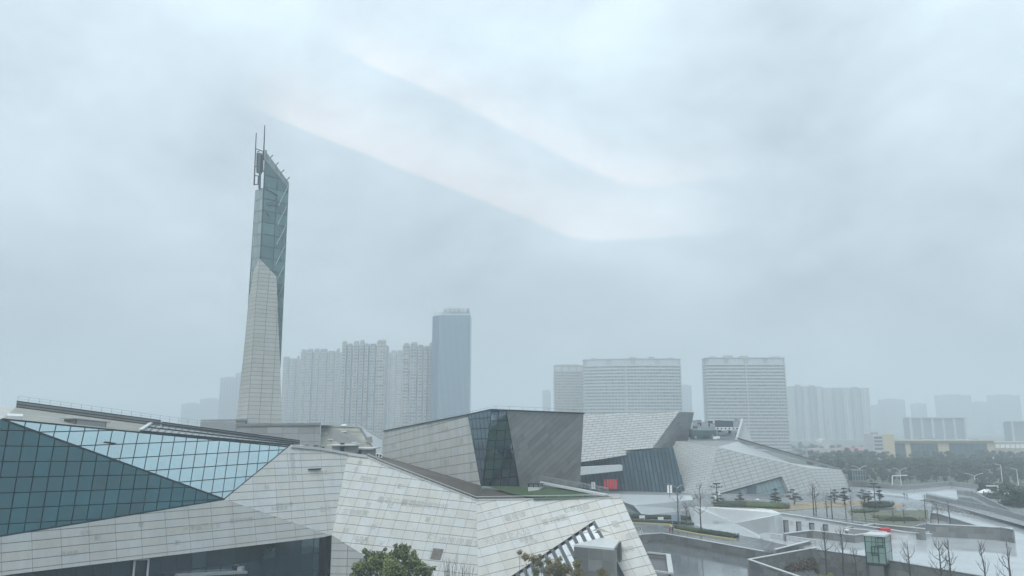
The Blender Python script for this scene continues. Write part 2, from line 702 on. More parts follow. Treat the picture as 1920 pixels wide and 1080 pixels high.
# ------------------------------------------------------------------ ground, roads, water
def sheet(name, pts, m, kind='structure'):
    return structure(name, MB().poly(pts), m, kind)


def px_sheet(name, pxs, z, m, kind='structure'):
    return sheet(name, [G(x, y, z) for x, y in pxs], m, kind)


def ground_z(Y):
    return -3.2 if Y < 640 else max(-10.0, -3.2 - (Y - 640) * .045)


def on_ground(px, py, lift=0.0):
    z = -3.2
    for _ in range(25):
        z = .5 * z + .5 * ground_z(G(px, py, z + lift).y)
    return G(px, py, z + lift)


def far_ground():
    R = 5400
    prof = [(-600, -3.2), (640, -3.2), (792, -10.0), (R, -10.0)]
    mb = MB()
    for (y0, z0), (y1, z1) in zip(prof, prof[1:]):
        mb.poly([(-R, y0, z0), (R, y0, z0), (R, y1, z1), (-R, y1, z1)])
    structure('ground', mb, GROUND)


far_ground()
structure('museum_forecourt', MB().prism([Vector(p) for p in ((-140, -40, -3.1), (3, -40, -3.1), (3, 330, -3.1), (-140, 330, -3.1))], Vector((0, 0, 3.05))), mat('forecourt_paving', (0.03, 0.042, 0.048), rough=0.9, nvar=0.2, nscale=0.1))
structure('plaza_base', MB().prism([Vector(p) for p in ((3.01, 60, -3.1), (30, 60, -3.1), (47, 168, -3.1), (135, 330, -3.1), (3.01, 330, -3.1))], Vector((0, 0, 3.04))), CONC)

# ------------------------------------------------------------------ the faceted museum in front
YG = 126.5
mus = thing('museum_building', (-25, 150, 0), 'large faceted granite museum with a long slanted teal glass front', 'museum')
Gp = P(420, 936, YG)
F1 = tilted(Gp, U(2500), 7)
Cc = PL(619, 1004, F1)
F2 = edge_tilt(Gp, Cc, 20)
K1, K2 = PL(652, 852, F2), PL(622, 1004, F2)
F3 = edge_tilt(K1, K2, 29)
A, A2 = PL(893, 938, F3), PL(897, 1085, F3)
A0 = to_z(A, A2, 0)
F4 = edge_tilt(A, A2, 27)
B, T = PL(1165, 934, F4), PL(1223, 1060, F4)
B0 = to_z(B, T, 0)
T1 = PL(540, 838, F2)
T0 = P(3, 786, 102)
DK = plane(Gp, PL(0, 1005, F1), T0)
BR = plane(T0, Gp, T1)
L0 = PL(-70, 1016, F1)
L1 = PL(-70, 1092, F1)
W0, W1 = PL(20, 1077, F1), PL(607, 1007, F1)
E1 = PL(702, 1054, F3)
K2f = PL(622, 1004, F3)
E0 = to_z(K2f, E1, 0)
F5 = plane(K2f, E1, K2f + Z)
N5 = facing(F5[1], K2f)

wall_mb, rear = MB(), MB()
pan, gl = Panels(300), Panels(300)

f1 = Facade(F1).px(((60, 1031), (340, 1002)), ((350, 1005), (347, 960)))
poly1 = [L0, PL(0, 1005, F1), Gp, Cc, W1, W0, L1]
f2 = Facade(F2).px(((430, 939), (633, 925)), ((628, 925), (621, 853)))
TK = PL(600, 843, F2)
poly2 = [T1, TK, K1, K2, Cc, Gp]
f3 = Facade(F3).px(((640, 948), (897, 976)), ((787, 965), (805, 912)))
KS, KT = PL(688, 857, F3), PL(716, 870, F3)
poly3 = [K1, KS, KT, A, A0, E0, E1, K2f]
f4 = Facade(F4).px(((905, 1044), (1090, 998)), ((1022, 1040), (980, 945)))
N1, N2 = PL(1115, 976, F4), PL(1134, 1011, F4)
N0 = PL(950, 1086, F4)
N0g = to_z(N1, N0, 0)
N2g = to_z(N1, N2, 0)
poly4 = [A, B, B0, N2g, N1, N0g, A0]
for F, poly, cu, cv, kw in ((f1, poly1, 3.55, 1.2, dict(stagger=0)), (f2, poly2, 4.3, 1.28, dict(seq=(1, 1, 0.62, 0.62))),
                            (f3, poly3, 2.25, 1.72, dict(seq=(1, 0.9, 1.15, .6, 1.05))), (f4, poly4, 3.1, 1.72, dict(stagger=0.0, seq=(1, 1, 0.85)))):
    wall_mb.poly(poly)
    pan.add(F, F.cells(poly, cu, cv, joint=0.095, ju=.05, **kw), STONE)
# the return wall right of the dark window
f5 = Facade(F5).frame(K2f, E1 * 1.0 + Vector((0, 0, K2f.z - E1.z)), K2f - Z, K2f)
K2g = Vector((K2f.x, K2f.y, 0))
poly5 = [K2f + Vector((0, 0, -0.05)), E1, E0, Vector((K2f.x, K2f.y, 0))]
wall_mb.poly(poly5)
pan.add(f5, f5.cells(poly5, 3.0, 1.3, joint=0.1), STONE)

# recessed dark lobby glass under the long stone band
n1h = Vector((f1.n.x, f1.n.y, 0)).normalized()
u1 = f1.u.copy()
u1.z = 0
u1.normalize()
rec = -1.6
Q0 = Cc + n1h * rec
gpl = (Q0, n1h)
fl = Facade(gpl).frame(Q0, Q0 + u1, Q0 - Z, Q0)
bq = [W1 + n1h * rec, W0 + n1h * rec, L1 + n1h * rec]
lob = [bq[0] + Vector((0, 0, 1)), bq[1] + Vector((0, 0, 1)), bq[2] + Vector((0, 0, 1)), Vector((bq[2].x, bq[2].y, 0)), Vector((bq[0].x, bq[0].y, 0))]
LOBP = glass_mat('lobby_pane', (.012, .045, .055), (.75, .9, 1.0), .22, var=.4)  # lighter panes paint in the brighter reflections at the right end
lr = random.Random(4)
for c_ in fl.cells(lob, 2.35, 3.0, joint=0.12):
    m_ = fl.pt(sum(q[0] for q in c_) / len(c_), sum(q[1] for q in c_) / len(c_))
    near_right = (m_ - Cc).length < 24
    gl.add(fl, [c_], LOBP if (near_right and lr.random() < .6) else GLASS_D, lift=0.05)
back = MB().poly([p - n1h * 0.03 for p in lob])
# soffit and reveal of that recess
soff = MB()
soff.poly([W1, W0, W0 + n1h * (rec - .2), W1 + n1h * (rec - .2)])
soff.poly([W0, L1, L1 + n1h * (rec - .2), W0 + n1h * (rec - .2)])
soff.poly([Cc, Vector((Cc.x, Cc.y, 0)), Vector((Cc.x, Cc.y, 0)) + n1h * rec, Cc + n1h * rec])
soff.build('window_reveal', MULLION, mus)
# white door frame, plus a solid bar modelling a reflection in the glass
df = MB()
for xx in (253, 279):
    p = PL(xx, 1046, (Q0 + n1h * 0.5, n1h))
    df.bar((p.x, p.y, 0), p, 0.22)
p, q = PL(253, 1047, (Q0 + n1h * 0.5, n1h)), PL(279, 1047, (Q0 + n1h * 0.5, n1h))
df.bar(p, q, 0.3, 0.5)
df.bar(p - Z * 3, q - Z * 3, 0.12)
df.build('door_frame', WHITE, mus)
cn = MB()
p, q = PL(330, 1079, (Q0 + n1h * 1.0, n1h)), PL(460, 1072, (Q0 + n1h * 1.0, n1h))
cn.bar(p, q, 1.6, 0.35)
cn.bar(q - u1 * 0.8, q - u1 * 0.8 + Z * 0.9, 0.9)
cn.build('reflection_bar', STEEL, mus)

# teal glass: lower dark leaf and upper bright leaf, folded along the diagonal
fd = Facade(DK).px(((0, 895), (280, 890)), ((40, 985), (64, 840)))
polyd = [T0, Gp, PL(0, 1005, F1), L0, PL(-70, 775, DK)]
cells_d = fd.cells(polyd, 1.92, 2.12, joint=0.14)
gl.add(fd, cells_d, GLASS, lift=0.06)
fb = Facade(BR).px(((270, 879), (470, 866)), ((285, 890), (300, 810)))
polyb = [T0, T1, Gp]
strip = PL(130, 826, BR), PL(500, 863, BR)
gl.add(fb, fb.cells(polyb, 2.0, 2.15, joint=0.15, b_off=-0.35), GLASS, lift=0.06)
back.poly([p for p in polyd]).poly(polyb)
back.build('glazing_frame', MULLION, mus)
edge = MB()
for p, q in ((T0, Gp), (T0, T1), (T1, Gp), (PL(0, 1005, F1), Gp), (L0, PL(0, 1005, F1))):
    edge.bar(p, q, 0.16, 0.26)
edge.build('glazing_edge', MULLION, mus)
vq = PL(195, 829, BR), PL(215, 832, BR)
MB().bar(vq[0] + fb.n * .1, vq[1] + fb.n * .1, .1, .55, up=fb.n).build('vent_slot', BLACKM, mus)
gl.build('glass_pane', mus)

# roof over the glass, rising to a parapet at the back
RB0, RB1 = P(30, 764, 128), P(562, 834, 150)
RL = P(-90, 752, 122)
rf = MB()
Tl = PL(-70, 775, DK)
rf.poly([Tl, T0, RB0, RL]).poly([T0, T1, RB1, RB0])
TKr = P(640, 846, 150)
rf.poly([T1, TK, TKr, RB1])
rf.build('roof', ROOF_M, mus)
seam = MB()
for k in range(1, 15):
    t = k / 15
    seam.bar(T0.lerp(RB0, t) + Z * 0.03, T1.lerp(RB1, t) + Z * 0.03, 0.10, 0.06)
seam.build('roof_seam', ROOF_M, mus, 'stuff')
par = MB()
back_d = Vector((-0.3, 0.95, 0))
for t0_, t1_ in ((0.0, 0.47), (0.475, 1.0)):
    a, b = RB0.lerp(RB1, t0_), RB0.lerp(RB1, t1_)
    hgt = 1.0 if t0_ == 0 else 0.75
    pm = MB()
    pm.prism([a, b, b + back_d * 0.7, a + back_d * 0.7], Z * hgt)
    pmo = pm.build('parapet', CONC, mus)
    cp = MB()
    cp.prism([a + Z * (hgt + .004) - back_d * .12, b + Z * (hgt + .004) - back_d * .12, b + back_d * 0.85 + Z * (hgt + .004), a + back_d * 0.85 + Z * (hgt + .004)], Z * 0.14)
    cp.build('parapet_coping', MULLION, pmo)
    gr_ = MB()
    for hh_ in (.1, .55):
        gr_.bar(a + Z * hgt * hh_ - back_d * .03, b + Z * hgt * hh_ - back_d * .03, .1, .16)
    gr_.build('parapet_groove', MULLION, pmo)
# strip of upright panels stepping down to the glass edge
RFP = plane(T0, RB0, T1)
rfn = facing(RFP[1], T0) * .12
if rfn.z < 0:
    rfn = -rfn
s0, s1 = PL(287, 794, RFP) + rfn, PL(556, 831, RFP) + rfn
low0, low1 = PL(262, 811, RFP) + rfn, PL(548, 837, RFP) + rfn
st = MB()
st.poly([low0, low1, s1, s0])
st.build('skylight_band', mat('band_grey', (.26, .28, .29), rough=.5, nvar=.1), mus)
slats = MB()
for k in range(25):
    t = k / 24
    slats.bar(low0.lerp(low1, t) + Z * 0.03, s0.lerp(s1, t) + Z * 0.03, 0.16, 0.12)
slats.bar(low0 + Z * .04, low1 + Z * .04, 0.5, 0.4).bar(s0 + Z * .04, s1 + Z * .04, 0.55, 0.4)
m0, m1 = low0.lerp(s0, .42), low1.lerp(s1, .42)
slats.bar(m0 + Z * .03, m1 + Z * .03, 0.45, 0.35)
slats.build('skylight_frame', MULLION, mus)
kick = MB().bar(s0 + rfn * 2, low0 + rfn * 2, 0.6, 0.3)
kick.build('roof_flashing', CONC_L, mus)
hv = MB()
RFP = plane(T0, RB0, T1)
va, vb = PL(141, 795.5, RFP), PL(199, 801, RFP)
HV_U = (vb - va).normalized()
HV_B = Vector((-HV_U.y, HV_U.x, 0)).normalized() * 3.5
hv.prism([va - Z * .5, vb - Z * .5, vb + HV_B - Z * .5, va + HV_B - Z * .5], Z * 1.25)
hvo = hv.build('roof_hatch', mat('hatch_grey', (.16, .17, .17), rough=.5, nvar=.08), mus)
ve = MB()
ve.prism([p + Z * .754 for p in (va - HV_U * .5 - HV_B * .1, vb + HV_U * .5 - HV_B * .1, vb + HV_U * .5 + HV_B * 1.1, va - HV_U * .5 + HV_B * 1.1)], Z * .14)
ve.build('hatch_lid', STEEL, hvo)
vg = MB()
for k in range(7):
    pz = Z * (0.05 + k * 0.1) - HV_B.normalized() * .03
    vg.bar(va + pz + (vb - va) * .04, va + pz + (vb - va) * .96, .05, .1)
vg.build('hatch_louver', STEEL, hvo, 'stuff')
RFP = plane(T0, RB0, T1)
nub = MB()
p = PL(12, 786, RFP)
nub.prism([p, p + Vector((1.6, .9, -.1)), p + Vector((1.0, 1.9, .2)), p + Vector((-.6, 1.0, .3))], Z * 0.5)
nub.build('roof_curb', CONC_L, mus)
guard = MB()
for k in range(31):
    p = RB0.lerp(RB1, k / 30) + back_d * .5 + Z * 1.0
    guard.bar(p, p + Z * .95, .045)
g0, g1 = RB0 + back_d * .5 + Z * 1.95, RB1 + back_d * .5 + Z * 1.95
guard.bar(g0, g1, .04)
guard.bar(g0 - Z * .45, g1 - Z * .45, .03)
guard.build('guard_rail', STEEL, mus)

# terrace behind the right hand crest: gravelly bitumen and lawn
Cb = P(904, 911, 158)                          # foot of the cube's glass corner
Cl = P(720, 856, 206)
Cr = P(1087, 918, 168)
tm = MB()
TB = P(690, 851, 190)
tm.poly([K1, KS, TB]).poly([KS, KT, Cl, TB])
tm.poly([KT, A, Cb, Cl])
lawnL = P(722, 862, 196)
tm.build('roof_terrace', SOIL, mus)
gm = MB()
g_a, g_b, g_c = P(905, 912, 156.5), P(972, 912, 158), P(1088, 916, 166)
LWN = plane(A.lerp(B, .3) + Z * .2, B + Z * .2, P(935, 911, 157.5))
gm.poly([PL(x, y, LWN) for x, y in ((912, 911), (975, 912), (1088, 917), (1112, 930), (1050, 932.5), (1000, 932.5), (960, 926))])
gm.poly([PL(x, y, LWN) + Z * .01 for x, y in ((1000, 934), (1140, 930.5), (1150, 932.5), (1000, 936))])
gm.build('roof_lawn', GRASS, mus, 'stuff')
gm2 = MB().poly([P(702, 855, 178), P(722, 858.5, 190), P(746, 868, 186), P(700, 862, 170)])
gm2.build('roof_lawn', GRASS, mus, 'stuff')
bk = MB()
bk.poly([A - Z * .1, B - Z * .1, P(1140, 930, 166) - Z * .8, P(1085, 925, 172) - Z * .8, Cb - Z * .6])
bk.build('roof_slab', SOIL, mus)
kerb = MB()
for p, q in ((KS, KT), (KT, A), (A, B)):
    kerb.bar(p + Z * .08, q + Z * .08, .4, .22)
    kerb.bar(p + Z * .62 + Vector((0, .5, 0)), q + Z * .62 + Vector((0, .5, 0)), .10, .10)
kerb.build('eave_rail', CONC_L, mus)
kp = MB()
for p, q, n in ((KS, KT, 3), (KT, A, 16), (A, B, 12)):
    for k in range(n + 1):
        s_ = p.lerp(q, k / n) + Vector((0, .5, 0))
        kp.bar(s_ - Z * .1, s_ + Z * .62, .05)
kp.build('rail_post', STEEL, mus, 'stuff')
ed = MB().bar(K1 + Z * .1, KS + Z * .1, .8, .5)
ed.bar(T1 + Z * .15 + Vector((.5, .3, 0)), TK + Z * .15, .7, .45).bar(TK + Z * .15, K1 + Z * .15, .7, .45)
ed.build('crest_coping', CONC_L, mus)
# plant rooms on the crest
for c0, c1, hgt, dpt, Y in (((622, 851), (660, 856), 1.5, 4, 152), ((655, 861), (692, 859), 1.9, 5, 158)):
    a, b = P(c0[0], c0[1], Y), P(c1[0], c1[1], Y + 3)
    b.z = a.z
    bm = MB().prism([a, b, b + Vector((.5, dpt, 0)), a + Vector((.5, dpt, 0))], Z * hgt)
    o = bm.build('plant_room', mat('plaster_grey', (.40, .41, .40), rough=.7, nvar=.14, nscale=.6), mus)
    rl = MB().prism([a + Z * (hgt + .004) + Vector((-.9, -.9, 0)), b + Z * (hgt + .004) + Vector((.9, -.9, 0)), b + Z * (hgt + .004) + Vector((1.4, dpt + .6, 0)), a + Z * (hgt + .004) + Vector((-.4, dpt + .6, 0))], Z * .28)
    rl.build('plant_room_roof', CONC_L, o)
    dr = MB()
    m_ = a.lerp(b, .5)
    dr.box((m_.x, m_.y - .05, m_.z + .1), .9, .12, 2.0, math.atan2(b.y - a.y, b.x - a.x))
    dr.build('plant_room_door', MULLION, o)
sv = MB()
p, q = PL(577, 881, F2), PL(600, 880, F2)
sv.bar(p + f2.n * .1, q + f2.n * .1, .16, .75, up=f2.n)
sv.build('wall_vent', BLACKM, mus)
for k in range(4):
    p = P(697 + k * 5.5, 857 + (k % 2), 176 + k)
    ao_ = MB().box(p, .8, .5, .9).build('air_conditioner', WHITE, mus)
    MB().tube([p + Vector((0, -.26, .45)), p + Vector((0, -.28, .45))], .28, 10).build('fan_grille', BLACKM, ao_)
for k in range(9):
    p = T1.lerp(TK, .3 + k * .07) + Vector((.6, 1.6 + (k % 3) * .5, 0))
    MB().box(p, .7, .5, .35 + .2 * (k % 2)).build('roof_vent', (STEEL, CONC, BLACKM)[k % 3], mus)
# lawn vent box
vb_ = MB()
p = PL(990, 921, LWN)
vb_.prism([p, p + Vector((2.2, .2, 0)), p + Vector((3.0, 1.3, 0)), p + Vector((.2, 1.2, 0))], Z * .75)
vbo = vb_.build('vent_box', CONC_L, mus)
vbr = MB().prism([p + Vector((-.2, -.2, 1.3)), p + Vector((2.6, -.1, 1.3)), p + Vector((3.2, 1.5, 1.3)), p + Vector((0, 1.4, 1.3))], Z * .12)
for dx, dy in ((0.1, .1), (2.1, .25), (2.85, 1.25), (.25, 1.15), (1.1, .15)):
    vbr.box(p + Vector((dx, dy, .754)), .14, .14, .55)
vbr.build('vent_louver', MULLION, vbo)
# stair ramp beside the cube
ra, rb = PL(1012, 912, LWN) + Z * .9, PL(1140, 931, LWN) + Z * .3
rm = MB()
off = Vector((.35, 2.2, 0))
rm.prism([ra - Z * .4, rb - Z * .4, rb + off - Z * .4, ra + off - Z * .4], Z * .35)
rm.build('stair_flight', CONC_L, mus)
rr = MB()
for o_ in (Vector((0, 0, 0)), off):
    for k in range(9):
        s_ = ra.lerp(rb, k / 8) + o_
        rr.bar(s_, s_ + Z * 1.05, .06)
    rr.bar(ra + o_ + Z * 1.05, rb + o_ + Z * 1.05, .08)
    rr.bar(ra + o_ + Z * .55, rb + o_ + Z * .55, .05)
rr.build('stair_rail', STEEL, mus)

# slanted ribbon window on the right face
fw_pl = (f4.o - f4.n * .7, f4.n)
fw = Facade(fw_pl)
fw.frame(fw_pl[0], fw_pl[0] + f4.u, fw_pl[0], fw_pl[0] + (N1 - N2).normalized())
wpoly = [p - f4.n * .7 for p in (N1 + (N1 - N2) * .1, N2g, N0g - (N2g - N0g) * .02)]
gw = Panels(80)
gw.add(fw, fw.cells(wpoly, 1.55, 3.4, joint=.10), glass_mat('pale_glass', (.02, .05, .07), (.74, .88, 1.0), .10, rough=.22), lift=.05)
gw.build('window_pane', mus)
fin = MB()
wcells = [fw.ab(p) for p in wpoly]
amin, amax = min(p[0] for p in wcells), max(p[0] for p in wcells)
k = math.floor(amin / 1.55)
MB().poly([p - f4.n * .03 for p in wpoly]).build('window_back', MULLION, mus)
while k * 1.55 < amax:
    c = clip(clip(wcells, 0, k * 1.55 - .14, False), 0, k * 1.55 + .14, True)
    if len(c) >= 3:
        lo, hi = min(p[1] for p in c), max(p[1] for p in c)
        x = k * 1.55
        MB().bar(fw.pt(x, lo, .38), fw.pt(x, hi, .38), .62, .66, up=fw.n).build('window_fin', MULLION, mus)
    k += 1
rv = MB()
for p, q in ((N0g, N1), (N1, N2g)):
    rv.poly([p + f4.n * .05, q + f4.n * .05, q - f4.n * .8, p - f4.n * .8])
rv.build('window_reveal', MULLION, mus)

# back walls close the volume (out of sight)
bk2 = MB()
for p, q in ((RL, RB0), (RB0, RB1), (RB1, TKr)):
    bk2.poly([p, q, Vector((q.x, q.y, 0)), Vector((p.x, p.y, 0))])
bk2.build('rear_wall', CONC, mus)
wall_mb.build('wall', JOINT, mus)
pan.build('stone_panel', mus)

# carved seal-script words on the stone
W = random.Random(3)
POOL_CH = '長沙書石文物館規劃圖展覽天地玄黃宇宙洪荒日月盈昃辰宿列張寒來暑往秋收冬藏閏餘成歲律呂調陽'


def words(n):
    return ''.join(W.choice(POOL_CH) for _ in range(n))


def carve(F, at, size, body=None, n=3, lh=.068):
    lettering(body or words(n), F, PL(at[0], at[1], (F.o, F.n)), size, CARVE, mus, h=lh)


carve(f3, (705, 941), 1.45, '書石文書物館')
carve(f3, (750, 947), 1.5, '長石文博物館')
carve(f3, (820, 1018), 1.6, '市圖規畫文展下館')
carve(f3, (640, 962), 1.2, '文物展覽')
for x, y, s, n in ((672, 900, 1.2, 3), (743, 915, 1.2, 1), (683, 951, 1.2, 1), (725, 952, 1.1, 1), (795, 978, 1.2, 1), (692, 992, 1.2, 1), (640, 999, 1.2, 1), (796, 1009, 1.3, 1), (662, 1012, .9, 3), (664, 1018, .9, 3), (708, 1023, 1.1, 1), (667, 872, 1.2, 1), (660, 884, 1.2, 1), (858, 935, 1.1, 1)):
    carve(f3, (x, y), s, n=n)
carve(f4, (909, 1022), 1.5, '天石調之人公')
for x, y, s, n in ((948, 978, 1.4, 3), (1018, 985, 1.3, 2), (1040, 980, 1.3, 2), (1058, 962, 1.2, 2), (1082, 960, 1.3, 2), (915, 970, 1.2, 1), (975, 1017, .9, 3), (985, 1022, .8, 3), (1149, 990, 1.5, 1), (1175, 1010, 1.1, 3), (1168, 1037, 1.1, 2)):
    carve(f4, (x, y), s, n=n)
carve(f1, (343, 996), 1.0, '天學圖之至文')
carve(f1, (430, 981), .8, '書石文物館')
for x, y, s, n in ((258, 989, .9, 1), (327, 1022, .9, 1), (112, 1044, .8, 3), (176, 1013, .9, 1), (150, 1003, .7, 2)):
    carve(f1, (x, y), s, n=n)
carve(f2, (508, 952), .85, '一書物天館')
carve(f2, (508, 958), .8, n=4)
carve(f2, (580, 892), 1.0, '石鼓文長')
carve(f2, (600, 960), 1.1, n=2)
carve(f2, (495, 918), 1.1, n=1)
for k in range(6):
    carve(f2, (543 + k * .8, 858 + k * 9), 1.0, n=1)
# weathered relief slab with the dark carving
rp = f3.ab(PL(806, 1049, F3))
rq = f3.ab(PL(832, 1030, F3))
rel = MB()
rel.poly([f3.pt(rp[0], rp[1], .075), f3.pt(rq[0], rp[1], .075), f3.pt(rq[0], rq[1], .075), f3.pt(rp[0], rq[1], .075)])
rel.build('relief_slab', mat('dark_relief', (.16, .145, .13), rough=.8, nvar=.35, nscale=2.2, bump=.8, bscale=3), mus)

# stone porch before the ribbon window
por = thing('entrance_porch', tuple(G(1118, 1085, 0)), 'low stone entrance porch with dark opening below the slanted ribbon window', 'porch')
hz_ = 7.3
pa, pb, pc, pd = G(1076, 1025, hz_), G(1151, 1032, hz_), G(1162, 1016.5, hz_), G(1132, 1011, hz_)
fr = lambda p, z: Vector((p.x, p.y, z))
pf = (pa, (pb - pa).cross(Z).normalized())
fp = Facade(pf).frame(fr(pa, 0), fr(pb, 0), fr(pa, 0), fr(pa, 1))
pp = Panels(60)
ppoly = [fr(pa, 0), fr(pb, 0), fr(pb, hz_), fr(pa, hz_)]
pp.add(fp, fp.cells(ppoly, 2.6, 1.85, joint=.09), WALLST, lift=.05)
pp.build('stone_panel', por)
pm = MB().poly(ppoly)
pm.hexa([fr(pb, 0), fr(pb, 0) + Vector((.5, .3, 0)), fr(pb, 0) + Vector((.35, .9, 0)), fr(pb, 0) + Vector((-.3, .6, 0))], [fr(pb, hz_), fr(pb, hz_) + Vector((.5, .3, 0)), fr(pb, hz_) + Vector((.35, .9, 0)), fr(pb, hz_) + Vector((-.3, .6, 0))])
pm.build('wall', JOINT, por)
MB().prism([pa + Z * .004, pb + Z * .004, pc + Z * .004, pd + Z * .004], Z * .35).build('roof', CONC_L, por)
MB().bar(fr(pc, 0), fr(pc, hz_), .5).build('pillar', WALLST, por)
MB().poly([fr(pb, 0) + Vector((.1, 1.2, 0)), fr(pc, 0) + Vector((-.6, 0, 0)), fr(pc, hz_ - .3) + Vector((-.6, 0, 0)), fr(pb, hz_ - .3) + Vector((.1, 1.2, 0))]).build('doorway', GLASS_D, por)

# ------------------------------------------------------------------ leaning cube hall on the terrace
cube = thing('exhibition_cube', (0, 170, 14), 'leaning granite cube hall with a dark glass corner on the museum terrace', 'hall')
Ct = P(922, 769, 152.5)                       # top of the glass corner, leaning out
LP = plane(Ct, Cb, Cl)
RP = plane(Ct, Cb, Cr)
Lt = PL(720, 809, LP)
Lg_t, Lg_b = PL(878, 778.5, LP), PL(902, 910, LP)
Rg_t, Rg_b = PL(949, 770, RP), PL(974, 912, RP)
Rt, Rb_ = PL(1094, 776, RP), PL(1086, 930, RP)
cw = MB()
fcl = Facade(LP).px(((728, 848), (880, 815)), ((815, 880), (812, 800)))
fcr = Facade(RP).px(((960, 806), (1000, 770)), ((1005, 850), (975, 775)))
Llow = PL(718, 862, LP)
pl_st = [Lt, Lg_t, Lg_b, PL(800, 890, LP), Llow]
pl_gl = [Lg_t, Ct, Cb, Lg_b]
pr_gl = [Ct, Rg_t, Rg_b, Cb]
pr_st = [Rg_t, Rt, Rb_, Rg_b]
cp_, cg = Panels(300), Panels(120)
cp_.add(fcl, fcl.cells(pl_st, 3.0, 1.95, joint=.13), STONE)
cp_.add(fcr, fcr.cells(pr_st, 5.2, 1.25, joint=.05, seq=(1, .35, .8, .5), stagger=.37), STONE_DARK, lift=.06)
fgl = Facade(LP).px(((880, 805), (915, 803)), ((905, 880), (893, 772)))
fgr = Facade(RP).px(((915, 808), (957, 806)), ((935, 880), (944, 780)))
cg.add(fgl, fgl.cells(pl_gl, 1.75, 2.1, joint=.2), glass_mat('corner_glass', (.012, .040, .062), (.66, .82, 1.0), .30, var=.3))
cg.add(fgr, fgr.cells(pr_gl, 1.9, 2.1, joint=.2), MATS['corner_glass'])
cg.build('glass_pane', cube)
cw.poly(pl_st).poly(pr_st)
Bk1, Bk2 = Rt + Vector((1, 44, 0)), Lt + Vector((5, 25, 0))
Rb2 = Rb_ + Vector((1, 44, 0))
Lb2 = Llow + Vector((5, 25, 0))
cw.poly([Rt, Bk1, Rb2, Rb_]).poly([Bk1, Bk2, Lb2, Rb2]).poly([Bk2, Lt, Llow, Lb2])
cw.build('wall', JOINT, cube)
MB().poly(pl_gl).poly(pr_gl).build('glazing_frame', MULLION, cube)
ce = MB()
for p, q in ((Lg_t, Lg_b), (Ct, Cb), (Rg_t, Rg_b)):
    ce.bar(p, q, .18, .18)
ce.build('glazing_edge', MULLION, cube)
cp_.build('stone_panel', cube)
cr = MB()
cr.poly([Lt, Lg_t, Ct, Rg_t, Rt, Bk1, Bk2])
cr.build('roof', ROOF_M, cube)
cc = MB()
for p, q in ((Lt, Lg_t), (Lg_t, Ct), (Ct, Rt), (Rt, Bk1)):
    cc.bar(p + Z * .12, q + Z * .12, .6, .26)
cc.build('roof_coping', MULLION, cube)
cgd = MB()
ins = Vector((.8, 2.6, 0))
chain = [Lt + ins, Lg_t + ins, Ct + ins, Rt + ins]
for a, b in zip(chain, chain[1:]):
    n = max(2, int((b - a).length / 3))
    for k in range(n + 1):
        s_ = a.lerp(b, k / n)
        cgd.bar(s_, s_ + Z * .9, .05)
    cgd.bar(a + Z * .9, b + Z * .9, .05)
cgd.build('guard_rail', STEEL, cube)
for x, y, s, n in ((735, 841, 1.5, 2), (802, 806, 1.5, 2), (827, 812, 1.4, 3), (863, 833, 1.5, 1), (768, 858, 1.4, 2), (811, 851, 1.5, 2), (882, 879, 1.5, 1), (834, 871, 1.3, 2)):
    lettering(words(n), fcl, PL(x, y, (fcl.o, fcl.n)), s, CARVE, cube, h=.068)

# ------------------------------------------------------------------ low block behind the crest
rearb = thing('low_granite_block', tuple(Vector((-60, 225, 0))), 'low granite block with a sloping green roof at the foot of the tall tower', 'building')
Yr = 222
rp1 = plane(P(443, 798, Yr), P(600, 798, Yr - 6), P(443, 840, Yr))
frb = Facade(rp1)
a, b, c_, d_ = PL(443, 799, rp1), PL(600, 797, rp1), PL(600, 870, rp1), PL(443, 870, rp1)
frb.frame(a, b, c_, b)
rpn = Panels(120)
poly = [a, b, c_, d_]
rpn.add(frb, frb.cells(poly, 5.0, 2.3, joint=.14), STONE_DARK)
rmb = MB().poly(poly)
# sloping slab to the right and angular white gable
e, f_, g_, h_ = P(602, 797, 224), P(672, 802, 232), P(697, 840, 226), P(600, 846, 216)
bl0, bl1 = PL(600, 797, rp1), PL(600, 870, rp1)
slab = MB().poly([p - Z * .15 for p in (e, f_, g_, h_)])
slab.build('sloping_roof', JOINT, rearb)
MOSS = mat('mossy_slab', (.235, .25, .195), rough=.55, nvar=.3, nscale=.5, var=.22, hue=(.30, .30, .25))
for k in range(11):
    t0_, t1_ = k / 11 + .006, (k + 1) / 11 - .006
    MB().prism([e.lerp(h_, t0_) - Z * .12, f_.lerp(g_, t0_) - Z * .12, f_.lerp(g_, t1_) - Z * .12, e.lerp(h_, t1_) - Z * .12], Z * .14).build('roof_plank', MOSS, rearb)
for t_, x_ in ((.25, .55), (.6, .2), (.75, .7)):
    MB().box(e.lerp(h_, t_).lerp(f_.lerp(g_, t_), x_) + Z * .03, 1.6, .8, .35).build('skylight', WHITE, rearb)
gab = MB()
i_, j_, k_, l_ = P(678, 802, 231), P(716, 826, 236), P(716, 866, 233), P(697, 850, 224)
gab.poly([f_ + Z * .05, i_, j_, k_, l_, g_])
gab.build('gable', WHITEST, rearb)
gb2 = MB().prism([P(684, 822, 226.5), P(697, 818, 228), P(699, 830, 227.5), P(690, 830, 226.5)], Vector((0, -.3, 0)))
gb2.build('gable_opening', CONC, rearb)
gr2 = MB()
gr2.bar(f_ + Z * .5, j_ + Z * .9, .5, .5).bar(P(603, 796, 223) + Z * .1, f_ + Z * .2, .5, .4)
gr2.build('roof_coping', CONC_L, rearb)
rmb.poly([a, b, b + Vector((3, 30, 0)), a + Vector((-3, 30, 0))])
rmb.build('wall', JOINT, rearb)
rpn.build('stone_panel', rearb)
par2 = MB().bar(a + Z * .3, b + Z * .3, .9, .7)
par2.build('parapet', CONC, rearb)
lw = MB()
